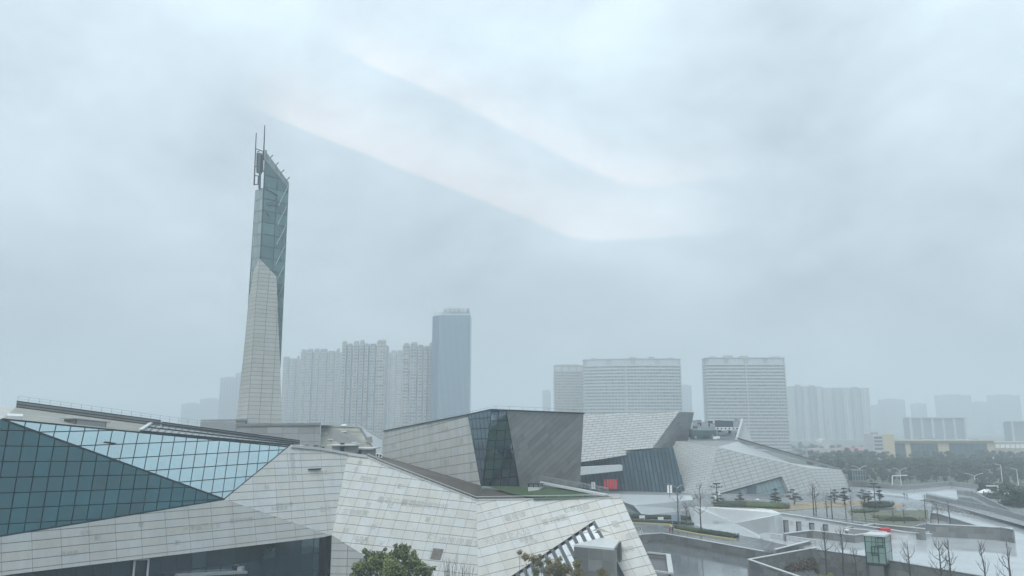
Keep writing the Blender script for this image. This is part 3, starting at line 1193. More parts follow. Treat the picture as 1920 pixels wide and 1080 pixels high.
p, q = P(376, 790, 236), P(443, 789, 236)
lw.prism([p, q, q + Vector((0, 14, 0)), p + Vector((0, 14, 0))], Z * .5)
lw.prism([Vector((p.x, p.y, 10)), Vector((q.x, q.y, 10)), q + Vector((0, 12, 0)), p + Vector((0, 12, 0))][:2] + [Vector((q.x, q.y + 12, 10)), Vector((p.x, p.y + 12, 10))], Z * (p.z - 10.1))
lw.build('flat_roof', STEEL, rearb)
rg = MB()
for k in range(14):
    s_ = a.lerp(b, k / 13) + Z * .6 + Vector((0, .8, 0))
    rg.bar(s_, s_ + Z * .9, .06)
rg.bar(a + Z * 1.5 + Vector((0, .8, 0)), b + Z * 1.5 + Vector((0, .8, 0)), .07)
rg.build('guard_rail', STEEL, rearb)
for px_, py_ in ((573, 795), (645, 798)):
    MB().ball(P(px_, py_, 222), .55, sq=(1.8, 1, .7)).build('roof_lamp', WHITE, rearb)

# ------------------------------------------------------------------ tall observation tower
tower = thing('observation_tower', tuple(P(490, 800, 250).xy.to_3d()), 'tall slender stone tower with a glass top and two antenna masts', 'tower')
YT = 250.0
# glass shaft: corner, right and left edges; slender prism with a slanted top
gc0, gc1 = P(496, 296, YT), P(463, 812, YT - 1)
stc = [P(487, 486, YT - .15), P(480, 563, YT - .6), P(463, 800, YT - 4)]       # stone corner
gR0, gR1 = P(541.5, 350, YT + 6), P(527, 690, YT + 5)
gL0, gL1 = P(478.5, 357, YT + 7), P(469, 530, YT + 6.5)
cL = P(494, 350, YT)
cBt = P(487, 492, YT)
Rpl = plane(cL, cBt, gR0)
top_m = PL(496, 297, Rpl)
fr_ = Facade(Rpl)
fr_.frame(cL, cL + (gR0 - cL) * 1.0, cBt, cL)
fr_.frame(PL(494, 372, Rpl), PL(541, 383, Rpl), cBt, cL)
rg_poly = [top_m, gR0, PL(526, 690, Rpl), PL(520, 600, Rpl), PL(517, 521, Rpl), PL(487, 487, Rpl)]
rg_poly2 = [PL(517, 521, Rpl), PL(521, 600, Rpl), PL(526, 690, Rpl)]
tg = Panels(200)
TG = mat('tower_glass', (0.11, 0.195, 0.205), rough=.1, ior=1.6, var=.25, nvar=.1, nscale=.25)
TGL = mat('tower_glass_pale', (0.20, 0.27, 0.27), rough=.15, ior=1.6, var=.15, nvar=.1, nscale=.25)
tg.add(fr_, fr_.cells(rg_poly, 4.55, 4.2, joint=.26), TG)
Lpl = plane(cL, cBt, gL0)
fl_ = Facade(Lpl)
fl_.frame(PL(493, 372, Lpl), PL(479, 377, Lpl), cBt, cL)
lt_m = PL(494, 352, Lpl)
lg_poly = [PL(479, 357, Lpl), lt_m, PL(487, 487, Lpl), PL(480, 502, Lpl), PL(468, 552, Lpl)]
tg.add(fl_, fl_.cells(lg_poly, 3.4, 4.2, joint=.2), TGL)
tg.build('glass_pane', tower)
MB().poly([p - fr_.n * .05 for p in rg_poly]).poly([p - fl_.n * .05 for p in lg_poly]).build('mullion_grid', mat('tower_mullion', (.05, .09, .10), nvar=.05), tower)
tb = MB()
# hidden back faces of the shaft
gBk = gR0 + (gL0 - cL)
for p, q in ((gR0, gBk), (gBk, gL0)):
    tb.poly([p, q, Vector((q.x, q.y, 2)), Vector((p.x, p.y, 2))])
tb.build('shaft_frame', mat('tower_frame', (.16, .235, .25), rough=.4, nvar=.05), tower)
# diagonal bracing seen through the glass
br = MB()
zz = [gR0.lerp(gR1, k / 9) for k in range(10)]
cc_ = [cL.lerp(PL(487, 487, Rpl), 0).lerp(PL(470, 760, Rpl), k / 9 * .82) for k in range(10)]
for k in range(9):
    m_ = fr_.n * .09
    x0, x1 = zz[k], zz[k + 1]
    br.bar(x0.lerp(cc_[k], .05) + m_, x1.lerp(cc_[k + 1], .38) + m_, .28, .06)
    br.bar(x0.lerp(cc_[k], .34) + m_, x1.lerp(cc_[k + 1], .06) + m_, .2, .06)
for (x0, y0, x1, y1) in ((497, 353, 520, 367), (497, 382, 522, 372), (500, 385, 520, 384), (498, 398, 505, 406)):
    br.bar(PL(x0, y0, Rpl) + fr_.n * .09, PL(x1, y1, Rpl) + fr_.n * .09, .8, .06)
br.build('bracing', mat('brace_steel', (.21, .29, .30), rough=.4, nvar=.05), tower)
# stone obelisk
apex = P(487, 485, YT - .2)
sR = [P(517, 520, YT + 2.6), P(521, 597, YT + 1.6), P(525, 680, YT + .5), P(528.5, 800, YT - 1.5)]
sC = [apex, P(480, 563, YT - 1.6), P(472, 680, YT - 3), P(463, 800, YT - 5)]
sL = [P(478, 506, YT + 1.4), P(467.5, 550, YT + 1.0), P(455, 680, YT + .2), P(441.5, 800, YT - .8)]
stp, stw = Panels(300), MB()
ft = None
for k in range(3):
    if k == 0:
        quad = [sC[0], sR[0], sR[1], sC[1]]
    else:
        quad = [sC[k], sR[k], sR[k + 1], sC[k + 1]]
    for side, q in (('r', quad), ('l', [sL[k], sC[k], sC[k + 1], sL[k + 1]])):
        pl_ = plane(q[-1], q[2], q[1] if side == 'r' else q[1])
        if side == 'r':
            F_ = Facade(pl_)
            dn = (sC[k + 1] - sC[k]).normalized()
            F_.frame(q[3], q[2] + Z * (q[3].z - q[2].z) + Z * (-.25), q[3], q[0])
        else:
            pl_ = plane(q[3], q[2], q[1])
            F_ = Facade(pl_)
            F_.frame(q[2], q[3] + Z * (q[2].z - q[3].z) - Z * .35, q[2], q[1])
        qq = [F_.pt(*F_.ab(p)) for p in q]
        F_.o = F_.o + F_.v * ((math.ceil(F_.o.z / 1.45) * 1.45 - F_.o.z) / F_.v.z) if False else F_.o
        zb = (8 - F_.o.z) / F_.v.z
        boff = zb - math.floor(zb / 1.4) * 1.4
        stp.add(F_, F_.cells(qq, 3.6 if side == 'r' else 4.4, 1.4, joint=.11, b_off=boff, a_off=0.0), STONE_TOWER)
        stw.poly(qq)
for side in (sR, sL):
    pass
bot = [sL[3], sC[3], sR[3], sR[3] + (sL[3] - sC[3])]
stw.prism([Vector((p.x, p.y, -.1)) for p in bot], Z * (min(p.z for p in bot) + .05))
bkp = sR[3] + (sL[3] - sC[3])
bt = sR[0] + (sL[0] - sC[1])
stw.poly([sR[0], sR[1], sR[2], sR[3], bkp, bt]).poly([sL[0], bt, bkp, sL[3], sL[2], sL[1]])
stw.build('wall', mat('tower_joint', (.13, .14, .13), rough=.9, nvar=.05), tower)
stp.build('stone_panel', tower)
# slanted open glass parapet and masts
pr = MB()
p0, p1 = PL(496, 282, Rpl), PL(541.5, 343, Rpl)
q0, q1 = PL(496, 298, Rpl), PL(541.5, 352, Rpl)
pr.bar(p0, p1, .22).bar(q0, q1, .22)
for k in range(6):
    pr.bar(p0.lerp(p1, k / 5), q0.lerp(q1, k / 5), .18)
pr.build('parapet_frame', STEEL, tower)
for k in range(1, 5):
    pp_ = p0.lerp(p1, k / 4.4)
    MB().bar(pp_, pp_ + Vector((.9, -.3, .7)), .2).ball(pp_ + Vector((.9, -.3, .8)), .25, n=6, m=4).build('flood_lamp', BLACKM, tower)
ppan = MB()
for k in range(5):
    s_, t_ = k / 5 + .015, (k + 1) / 5 - .015
    MB().poly([p0.lerp(p1, s_), p0.lerp(p1, t_), q0.lerp(q1, t_), q0.lerp(q1, s_)]).build('parapet_pane', TGL, tower)
for x0, y0, x1, y1 in ((496.5, 235, 494, 300), (480.5, 249, 476.5, 347)):
    MB().tube([P(x1, y1, YT + 2), P(x0, y0, YT + 2)], [.28, .16], 6).build('antenna_mast', BLACKM, tower)
ms = MB()
fm = lambda x0, y0, x1, y1, wd=.25: ms.bar(P(x0, y0, YT + 2), P(x1, y1, YT + 2), wd)
for seg in ((480, 279, 494, 284), (477.5, 312, 482, 312), (476, 329, 485, 330), (475.5, 346, 484, 346), (484.5, 330, 483.5, 346), (482, 287, 481.5, 324), (482, 324, 485, 324), (494, 284, 500, 282), (482, 285, 487, 283), (490, 287, 487, 356), (500, 284, 496, 300), (493, 285, 491, 325)):
    fm(*seg)
ms.build('antenna_frame', BLACKM, tower)
eq = MB()
for x0, y0, x1, y1, wd in ((485, 287, 484.5, 322, 1.3), (488.5, 290, 487.5, 326, .9), (492.5, 290, 492, 320, .5), (487.5, 324, 486.5, 354, .6), (494, 320, 493, 322, 1.0)):
    eq.bar(P(x1, y1, YT + 2.5), P(x0, y0, YT + 2.5), wd, .8)
eq.build('antenna_panel', mat('antenna_grey', (.10, .14, .17), rough=.5, nvar=.05), tower)

# ------------------------------------------------------------------ grey faceted library across the square
lib = thing('library_building', (65, 285, 3.5), 'grey faceted granite library with a finned glass front and angular overhangs', 'library')
lp, lg = Panels(300), Panels(140)
lw = MB()
u1a, u1b = P(1080, 868, 262), P(1218, 847, 275)
u1c = P(1273, 772, 287)
U1 = plane(u1a, u1b, u1c)
fu1 = Facade(U1).px(((1110, 800), (1250, 790)), ((1180, 850), (1200, 776)))
pu1 = [u1a, u1b, u1c, PL(1080, 777.5, U1)]
lp.add(fu1, fu1.cells(pu1, 3.6, 1.05, joint=.2, stagger=.5), mat('light_granite', (.54, .55, .53), rough=.45, var=.07, nvar=.10, nscale=.3, hue=(.50, .51, .505)))
lw.poly(pu1)
u2t = P(1301, 773, 303)
U2 = plane(u1b, u1c, u2t)
pu2 = [u1b, u1c, u2t, PL(1288, 838, U2), PL(1256, 846, U2)]
fu2 = Facade(U2).px(((1240, 840), (1270, 838)), ((1250, 840), (1290, 775)))
lp.add(fu2, fu2.cells(pu2, 4.2, 2.2, joint=.05), STONE_DARK)  # darker granite tone paints in the shade of this overhanging face
lw.poly(pu2)
# roof behind the big overhang
lw.poly([PL(1080, 777.5, U1), u1c, u2t, u2t + Vector((0, 30, 0)), PL(1080, 777.5, U1) + Vector((0, 40, 0))])
# soffit and recessed curtain wall
cw0, cw1 = P(1278, 926, 266), P(1075, 850, 276)
CW = plane(cw0, cw1, cw0 + Z)
fcw = Facade(CW).px(((1100, 900), (1260, 915)), ((1241, 915), (1230, 852)))
pcw = [PL(1075, 860, CW), PL(1262, 838, CW), PL(1288, 935, CW), PL(1060, 935, CW)]
lg.add(fcw, fcw.cells(pcw, 1.35, 5.0, joint=.08), mat('slate_glass', (.065, .125, .165), rough=.3, var=.25, nvar=.12, nscale=.15))
MB().poly([p - fcw.n * .04 for p in pcw]).build('curtain_frame', MULLION, lib)
cells = [fcw.ab(p) for p in pcw]
k = math.floor(min(c[0] for c in cells) / 1.35)
while k * 1.35 < max(c[0] for c in cells):
    c = clip(clip(cells, 0, k * 1.35 - .1, False), 0, k * 1.35 + .1, True)
    if len(c) >= 3:
        lo, hi = min(p[1] for p in c), max(p[1] for p in c)
        MB().bar(fcw.pt(k * 1.35, lo, .3), fcw.pt(k * 1.35, hi, .3), .26, .6, up=fcw.n).build('curtain_fin', MULLION, lib)
    k += 1
soffit = MB().poly([u1a, u1b, PL(1256, 846, U2), PL(1262, 838, CW), PL(1075, 850, CW)])
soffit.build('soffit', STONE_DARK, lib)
# white canopy beam and doors
bm = MB()
b0, b1, b2, b3 = P(1088, 876.5, 258), P(1167, 872, 266), P(1167, 882.5, 266), P(1088, 891, 258)
bm.hexa([b0, b1, b2, b3], [p + Vector((-.5, 4, 0)) for p in (b0, b1, b2, b3)])
bm.build('canopy', CONC_L, lib)
for x in (1110.5, 1114.5):
    p = G(x, 917, 3.5)
    p = P(x, 917, 263)
    MB().box(p, .62, .1, 2.4).build('door', WHITE, lib)
pl5 = []
for k in range(5):
    p = P(1134.5 + k * 5.2, 917, 264.5)
    MB().box(p, .72, .12, 3.3, .12).build('display_board', RED, lib)
# the slanted dark glass flank
fk = MB()
fl0, fl1, fl2, fl3 = PL(1222, 848, U2) + Z * -.02, PL(1256, 846, U2), P(1277, 926, 262), P(1268, 924, 265)
fk.poly([fl0, fl1, fl2, fl3])
fk.build('glass_flank', GLASS_D, lib)
# stone mass, left, middle, right planes
mB = P(1323, 936, 256)
mA = P(1277, 936, 264)
mT = P(1344, 838, 268)
M1 = plane(mA, mB, mT)
fm1 = Facade(M1).px(((1280, 875), (1336, 864)), ((1310, 900), (1322, 840)))
pm1 = [PL(1268, 827, M1), mT, mB, mA, PL(1256, 847, M1)]
lp.add(fm1, fm1.cells(pm1, 3.0, 1.1, joint=.16, stagger=.5), STONE_FAR)
mR = P(1555, 940, 274)
M2 = plane(mB, mT, mR)
fm2 = Facade(M2).px(((1350, 885), (1440, 862)), ((1375, 900), (1355, 845)))
mTr = PL(1512, 877, M2)
w1, w2, w3 = PL(1350, 925, M2), PL(1466, 893, M2), PL(1486, 938, M2)
w0 = PL(1340, 938, M2)
pm2 = [mT, mTr, PL(1540, 918, M2), mR, w3, w2, w1, w0, mB]
lp.add(fm2, fm2.cells(pm2, 3.1, 1.25, joint=.17), STONE_FAR)
pr_ = P(1602, 938, 286)
ptr = P(1578, 881.5, 292)
M3 = plane(mTr, ptr, pr_)
pm3 = [mTr, ptr, pr_, mR, PL(1540, 918, M2)]
fm3 = Facade(plane(mTr, ptr, mR)).px(((1530, 915), (1580, 912)), ((1555, 930), (1540, 885)))
pm3 = [fm3.pt(*fm3.ab(p)) for p in (mTr, ptr, pr_, mR, PL(1541, 916, M2))]
lp.add(fm3, fm3.cells(pm3, 3.1, 1.25, joint=.17), STONE_FAR)
lw.poly(pm1).poly(pm2).poly(pm3)
lw.poly([pr_, ptr, ptr + Vector((10, 30, 0)), pr_ + Vector((14, 30, 0))])
# right lower annex
ax0, ax1 = P(1590, 902, 288), P(1618, 903, 292)
lw.poly([ax0, ax1, P(1618, 938, 292), P(1602, 938, 286)])
lw.build('wall', mat('joint_grey', (.17, .18, .18), rough=.9, nvar=.05), lib)
lp.build('stone_panel', lib)
# triangular entrance window
wn = Facade((M2[0] - fm2.n * 1.2, M2[1])).frame(w1 - fm2.n * 1.2, w1 - fm2.n * 1.2 + fm2.u, w1 - fm2.n * 1.2, w1 - fm2.n * 1.2 + (w2 - w3).normalized())
pw = [p - fm2.n * 1.2 for p in (w1, w2, w3, w0)]
lg.add(wn, wn.cells(pw, 1.9, 3.2, joint=.12), mat('entry_glass', (.13, .19, .20), rough=.1, ior=1.6, var=.15, nvar=.08))
MB().poly([p - fm2.n * .04 for p in pw]).build('window_frame', MULLION, lib)
rv = MB()
for p, q in ((w1, w2), (w2, w3)):
    rv.poly([p, q, q - fm2.n * 1.3, p - fm2.n * 1.3])
rv.build('window_reveal', STONE_DARK, lib)
dp = PL(1400, 934, (wn.o + wn.n * .12, wn.n)), PL(1419, 934, (wn.o + wn.n * .12, wn.n))
MB().poly([dp[0], dp[1], PL(1418, 911, (wn.o + wn.n * .12, wn.n)), PL(1400, 913, (wn.o + wn.n * .12, wn.n))]).build('doorway', mat('deep_blue_glass', (.03, .06, .09), rough=.2, nvar=.1), lib)
lg.build('glass_pane', lib)
# pale sloping roof strip and parapet
rs = MB()
r1, r2, r3 = mT, mTr, ptr
r4 = P(1385, 827.5, 280)
rs.poly([r1, r2, P(1482, 868, 288), r4]).poly([r2, r3 + Z * .05, P(1482, 868, 288)])
MB().poly([PL(1268, 827, M1), mT, r4, P(1292, 826, 286)]).build('roof_deck', CONC, lib)
rs.build('roof_strip', mat('roof_pale', (.43, .45, .455), rough=.35, nvar=.06), lib)
rp2 = MB().bar(r4 + Z * .3, r3 + Z * .3 + Vector((0, 1, 0)), .6, .9)
rp2.bar(r4 + Z * 1.2 + Vector((0, 2, 0)), r3 + Z * .9 + Vector((0, 2, 0)), .5, .4)
rp2.build('parapet', CONC, lib)
rp3 = MB().bar(r4 + Z * .95, r3 + Z * .9 + Vector((0, 1, 0)), .8, .18)
rp3.build('parapet_coping', MULLION, lib)
# roof plant deck
dk = MB().poly([P(1292, 826, 286), r4 + Vector((0, 2, 0)), P(1392, 793, 350), P(1300, 791, 350)])
dk.build('roof_deck', mat('dark_deck', (.11, .125, .135), rough=.6, nvar=.3, nscale=.5), lib)
fin_ = MB().prism([P(1383, 825, 288), P(1413, 831, 292), P(1393, 786, 291)], Vector((.4, 2.2, 0)))
fin_.build('roof_fin', WHITEST, lib)
fe = MB().bar(P(1381, 826, 287), P(1393, 786, 290), .8, .9)
fe.build('fin_edge', CONC_L, lib)
eqb = MB().prism([P(1341, 801, 300), P(1375, 802, 301), P(1375, 802, 306), P(1341, 801, 306)], Z * 2.7)
eqb.build('cooling_tower', mat('plant_grey', (.06, .09, .12), rough=.5, nvar=.05), lib)
sb = MB().prism([P(1298, 824, 290), P(1343, 824, 291), P(1343, 820, 300), P(1292, 820, 300)], Z * 3.4)
sb.build('plant_screen', mat('screen_teal', (.06, .10, .11), rough=.5, nvar=.1), lib)
for k in range(6):
    p = P(1345 + k * 7.3, 806.5, 296)
    aco = MB().box(p, 1.25, 1.0, 1.15).build('air_conditioner', WHITE, lib)
    MB().tube([p + Vector((0, -.51, .6)), p + Vector((0, -.53, .6))], .36, 10).build('fan_grille', BLACKM, aco)
RJ = random.Random(11)
for k in range(34):
    x, y = RJ.uniform(1302, 1384), RJ.uniform(789, 824)
    p = P(x, y, 287 + (824 - y) * 1.3)
    MB().box(p, RJ.uniform(.5, 2.6), RJ.uniform(.5, 1.5), RJ.uniform(.3, 1.3), RJ.uniform(-.2, .3)).build('roof_unit', RJ.choice([STEEL, CONC, WHITE, MULLION, MULLION, BLACKM]), lib)
pipes = MB()
for k in range(14):
    x, y = RJ.uniform(1300, 1375), RJ.uniform(792, 824)
    p = P(x, y, 287 + (824 - y) * 1.3)
    pipes.bar(p + Z * .4, p + Vector((RJ.uniform(2, 6), RJ.uniform(-2, 4), .6)), .18)
pipes.build('duct', STEEL, lib)
pst = MB()
for k in range(12):
    p = P(1380, 826, 282).lerp(ptr + Vector((0, 2, 0)), k / 11)
    pst.bar(p, p + Z * 1.4, .08)
pst.build('rail_post', STEEL, lib)

# ------------------------------------------------------------------ city in the rain haze
RC = random.Random(21)


def xz(px, py, Y):
    p = P(px, py, Y)
    return p.x, p.z


def footprint(front, depth):
    d = Vector((0, depth, 0))
    return front + [front[-1] + d, front[0] + d]


def grow(front, e):
    c = sum(front, Vector((0, 0, 0))) / len(front)
    out = []
    for i, p in enumerate(front):
        t = (front[min(i + 1, len(front) - 1)] - front[max(i - 1, 0)]).normalized()
        n = Vector((t.y, -t.x, 0))
        q = p + n * e
        if i == 0:
            q -= t * e
        if i == len(front) - 1:
            q += t * e
        out.append(q)
    return out


def banded_block(name, label, front, depth, top, floors, z0=-11.0, wall=APT, band=APT_W, band_h=.46, dark=APT_D, crown=2, verticals=(), skip=.0, group=None):
    """long apartment block: projecting floor bands, window ribbon between them"""
    root = thing(name, (front[0].x, front[0].y, z0), label, 'apartment block', group)
    fh = (top - z0) / (floors + crown)
    MB().prism([Vector((p.x, p.y, z0)) for p in footprint(front, depth)], Z * (top - z0)).build('wall', wall, root)
    gf = footprint(grow(front, 1.1), depth + 1.2)
    for k in range(floors + 1):
        z = z0 + k * fh
        MB().prism([Vector((p.x, p.y, z - fh * band_h / 2)) for p in gf], Z * fh * band_h).build('floor_band', band, root)
    MB().prism([Vector((p.x, p.y, top - .3)) for p in gf], Z * 1.0).build('roof_parapet', band, root)
    wmb = MB()
    g2 = grow(front, .06)
    for i in range(len(front) - 1):
        a, b = g2[i], g2[i + 1]
        L_ = (b - a).length
        n = max(1, int(L_ / 3.4))
        t = (b - a).normalized()
        nn = Vector((t.y, -t.x, 0))
        for k in range(floors):
            z = z0 + k * fh + fh * band_h / 2
            for j in range(n):
                if RC.random() < skip:
                    continue
                q = a.lerp(b, (j + .5) / n)
                wd = L_ / n * RC.uniform(.55, .92)
                c1, c2 = q - t * wd / 2, q + t * wd / 2
                hh = fh * (1 - band_h) * RC.uniform(.8, 1)
                wmb.poly([Vector((c1.x, c1.y, z)), Vector((c2.x, c2.y, z)), Vector((c2.x, c2.y, z + hh)), Vector((c1.x, c1.y, z + hh))])
    wmb.build('window', dark, root, 'stuff')
    for f_ in verticals:
        i = f_ * (len(front) - 1)
        k = min(int(i), len(front) - 2)
        p = g2[k].lerp(g2[k + 1], i - k)
        t = (g2[k + 1] - g2[k]).normalized()
        MB().box((p.x + t.y * .9, p.y - .9, z0), 1.3, 1.6, top - z0).build('pier', band, root)
    gz = grow(front, .3)
    for k in range(5):
        i = (k + .5) / 5 * (len(front) - 1)
        j = min(int(i), len(front) - 2)
        p = front[j].lerp(front[j + 1], i - j)
        if k % 2 == 0 or RC.random() < .5:
            MB().box((p.x, p.y + depth * .4, top + .7), RC.uniform(6, 12), depth * .5, RC.uniform(1.2, 2.6)).build('lift_housing', wall, root)
    # plain upper storeys between the loggias
    for k in range(4):
        i0, i1 = (k + .12) / 4, (k + .88) / 4
        a_, b_ = [], None
        seg = []
        for s in range(5):
            f_ = (i0 + (i1 - i0) * s / 4) * (len(front) - 1)
            j = min(int(f_), len(front) - 2)
            seg.append(gz[j].lerp(gz[j + 1], f_ - j))
        MB().prism([Vector((p.x, p.y, top - fh * crown)) for p in footprint(seg, 1.0)], Z * fh * crown * .86).build('upper_screen', mat('pale_screen', (.44, .47, .52), rough=.6, nvar=.03), root)
    return root


def arc(x0, x1, Y0, Y1, sag, n=8):
    out = []
    for k in range(n + 1):
        t = k / n
        out.append(Vector((x0 + (x1 - x0) * t, Y0 + (Y1 - Y0) * t + sag * (1 - (2 * t - 1) ** 2), 0)))
    return out


def X(px, Y):
    return P(px, HZ, Y).x


Y = 945
banded_block('apartment_block', 'pale square apartment block with white floor bands right of the rooftop fin', arc(X(1330, Y), X(1478, Y), Y, Y, 0, 2), 22, P(1400, 671, Y).z, 27, verticals=(.5,))
Y = 1026
banded_block('curved_apartment_block', 'long curved apartment block with white floor bands behind the library overhang', arc(X(1100, Y), X(1280, Y), Y + 16, Y, -10, 10), 20, P(1185, 673, Y).z, 26, verticals=(.42,))
Y = 1120
banded_block('apartment_block', 'fainter tan apartment block joined to the left end of the long curved one', arc(X(1041, Y), X(1096, Y), Y, Y + 6, -4, 5), 18, P(1065, 686, Y).z, 27, band=APT_T, wall=APT_T)


def bay_tower(label, x0, x1, ytop, Y, bays, depth=24, seed=1, z0=-11.0, body=APT, trim=APT_W):
    """rough ribbed residential tower: projecting bays, stacked balconies, little roof pavilions"""
    r = random.Random(seed)
    xa, xb = X(x0, Y), X(x1, Y)
    top = P((x0 + x1) / 2, ytop, Y).z
    root = thing('residential_tower', (xa, Y, z0), label, 'apartment tower', 'ribbed residential towers behind the tall stone tower')
    MB().prism([Vector((xa, Y + 3, z0)), Vector((xb, Y + 3, z0)), Vector((xb, Y + depth, z0)), Vector((xa, Y + depth, z0))], Z * (top - 4 - z0)).build('wall', body, root)
    wbay = (xb - xa) / bays
    bal, win, rail = MB(), MB(), MB()
    fl = int((top - z0) / 4.0)
    ws_ = [r.uniform(.6, 1.4) for _ in range(bays)]
    ws_ = [q / sum(ws_) * bays for q in ws_]
    for b in range(bays):
        gap = r.uniform(.08, .17)
        bx0, bx1 = xa + wbay * (sum(ws_[:b]) + gap), xa + wbay * (sum(ws_[:b + 1]) - gap)
        pr_ = r.choice((-2.2, 0.3, -1.2, 1.6))
        tt = top - r.choice((0, 1.5, 3, 6))
        bay_o = MB().prism([Vector((bx0, Y + pr_, z0)), Vector((bx1, Y + pr_, z0)), Vector((bx1, Y + 4, z0)), Vector((bx0, Y + 4, z0))], Z * (tt - z0)).build('bay', body if b % 2 else APT_T, root)
        MB().box(((bx0 + bx1) / 2, Y + 1.5 + pr_, tt), (bx1 - bx0) * 1.12, 5.5, .7).build('bay_roof', trim, bay_o)
        if r.random() < .6:
            MB().box(((bx0 + bx1) / 2, Y + 4, tt + .7), (bx1 - bx0) * .8, 5, 2.2).build('roof_pavilion', body, bay_o)
        for k in range(fl - 1):
            z = z0 + k * 4.0 + 3
            if z > tt - 2.5:
                continue
            cx, wd = (bx0 + bx1) / 2, (bx1 - bx0)
            kind = r.random()
            if kind < .6:
                bw = wd * r.uniform(.5, 1.05)
                sx = cx + r.uniform(-.2, .2) * wd
                bal.box((sx, Y + pr_ - .7, z - .25), bw, 1.8, .5)
                rail.box((sx, Y + pr_ - 1.38, z + .1), bw, .08, .9)
            nw = max(1, int(wd / 3.2))
            for j in range(nw):
                wx = bx0 + wd * (j + .5) / nw
                win.box((wx, Y + pr_ - .03, z + .8), wd / nw * r.uniform(.4, .75), .06, r.uniform(1.4, 2.4))
    bal.build('balcony', trim, root, 'stuff')
    rail.build('balcony_rail', APT_W, root, 'stuff')
    win.build('window', APT_D, root, 'stuff')
    return root


bay_tower('ribbed residential tower half hidden right beside the tall stone tower', 524, 556, 668, 1240, 3, seed=2)
bay_tower('ribbed residential tower with a stepped roof, second to the right of the stone tower', 557, 632, 655, 1150, 6, seed=3)
bay_tower('tallest of the ribbed residential towers, in the middle of their row', 635, 720, 641, 990, 7, seed=4)
bay_tower('narrow tan residential tower set back between two taller ribbed ones', 719, 752, 656, 1300, 3, seed=5, body=APT_T)
bay_tower('ribbed residential tower against the left side of the blue glass office tower', 751, 808, 643, 960, 5, seed=6)

# blue curtain wall office tower
Y = 931
ot = thing('office_tower', (X(808, Y), Y, -11), 'blue glass office tower with fine vertical fins and rooftop lettering', 'office tower')
xa, xm, xb = X(806, Y), X(821, Y), X(880, Y)
top = P(850, 591, Y).z
MB().prism([Vector((xa, Y + 9, -11)), Vector((xm, Y, -11)), Vector((xb, Y, -11)), Vector((xb, Y + 30, -11)), Vector((xa, Y + 30, -11))], Z * (top + 11)).build('curtain_wall', TOWERG, ot)
MB().prism([Vector((xa + 2, Y + 10, 0)), Vector((xm + 2, Y + 2, 0)), Vector((xb - 1, Y + 2, 0)), Vector((xb - 1, Y + 26, 0)), Vector((xa + 2, Y + 26, 0))], Z * (top + 5.0)).build('roof_screen', mat('pale_roof_screen', (.55, .58, .60), rough=.6, nvar=.04), ot)
for k in range(27):
    x = xm + (xb - xm) * k / 26
    MB().box((x, Y - .5, -11), .62, 1.0, top + 11.4).build('fin', TOWERF, ot)
for k in range(1, 5):
    t = k / 5
    MB().box((xa + (xm - xa) * t, Y + 9 - 9 * t - .3, -11), .35, .5, top + 11.2).build('fin', mat('dim_fin', (.2, .26, .29), nvar=.03), ot)
F_ = Facade((Vector((xa, Y + 1, top)), Vector((0, -1, 0)))).frame(Vector((xa, Y + 1, top)), Vector((xb, Y + 1, top)), Vector((xa, Y + 1, top)), Vector((xa, Y + 1, top + 5)))
lettering('长银金融大厦', F_, Vector((X(828, Y), Y + 1, top + 4.2)), 5.6, mat('sign_dark', (.01, .02, .03), nvar=.02), ot, h=.1, name='roof_lettering', extrude=.2, spacing=1.0)
lf = MB()
for k in range(14):
    x = X(823, Y) + (xb - X(823, Y)) * k / 13
    lf.bar((x, Y + 1.4, top), (x, Y + 1.4, top + 9.5), .16)
lf.bar((X(823, Y), Y + 1.4, top + 9.4), (xb, Y + 1.4, top + 9.4), .2).bar((X(823, Y), Y + 1.4, top + 3.0), (xb, Y + 1.4, top + 3.0), .25)
lf.build('sign_frame', mat('sign_grey', (.45, .48, .5), nvar=.03), ot)
mp_ = MB()
for k in range(26):
    mp_.box((xm + (xb - xm) * RC.random(), Y - .72, 6 + RC.random() * top * .55), .9, .06, .5)
mp_.build('lit_window', mat('lit_office', (.5, .6, .6), emit=((.7, .9, .9), .8), nvar=0), ot, 'stuff')


def white_twin(label, x0, x1, ytop, Y, seed):
    r = random.Random(seed)
    xa, xb = X(x0, Y), X(x1, Y)
    top = P((x0 + x1) / 2, ytop, Y).z
    root = thing('white_tower_block', (xa, Y, -11), label, 'apartment tower')
    MB().prism([Vector((xa, Y + 4, -11)), Vector((xb, Y + 4, -11)), Vector((xb, Y + 22, -11)), Vector((xa, Y + 22, -11))], Z * (top + 11)).build('wall', APT, root)
    n = 5
    win = MB()
    for k in range(n):
        wx = (xb - xa) / n
        cx = xa + wx * (k + .5)
        MB().box((cx, Y + 3, -11), wx * .62, 6, top + 11 + r.choice((0, 2, 3))).build('stair_bay', APT_W if k % 2 == 0 else APT, root)
        for f in range(28):
            z = f * 4 - 6
            if z < top - 2:
                for j in (-.5, .5):
                    win.box((cx + j * wx * .3, Y - .03, z), wx * .2, .06, 1.9)
                win.box((cx + wx * .5, Y + 3.9, z), wx * .3, .1, 2.0)
    win.build('window', APT_D, root, 'stuff')
    MB().prism([Vector((xa - .5, Y + 3.5, top - 1)), Vector((xb + .5, Y + 3.5, top - 1)), Vector((xb + .5, Y + 22, top - 1)), Vector((xa - .5, Y + 22, top - 1))], Z * 1.2).build('roof_parapet', APT_W, root)


white_twin('white ribbed tower block directly right of the square banded block', 1482, 1546, 724, 1518, 1)
white_twin('right hand one of two white ribbed tower blocks, above the red roof', 1549, 1634, 727, 1568, 2)


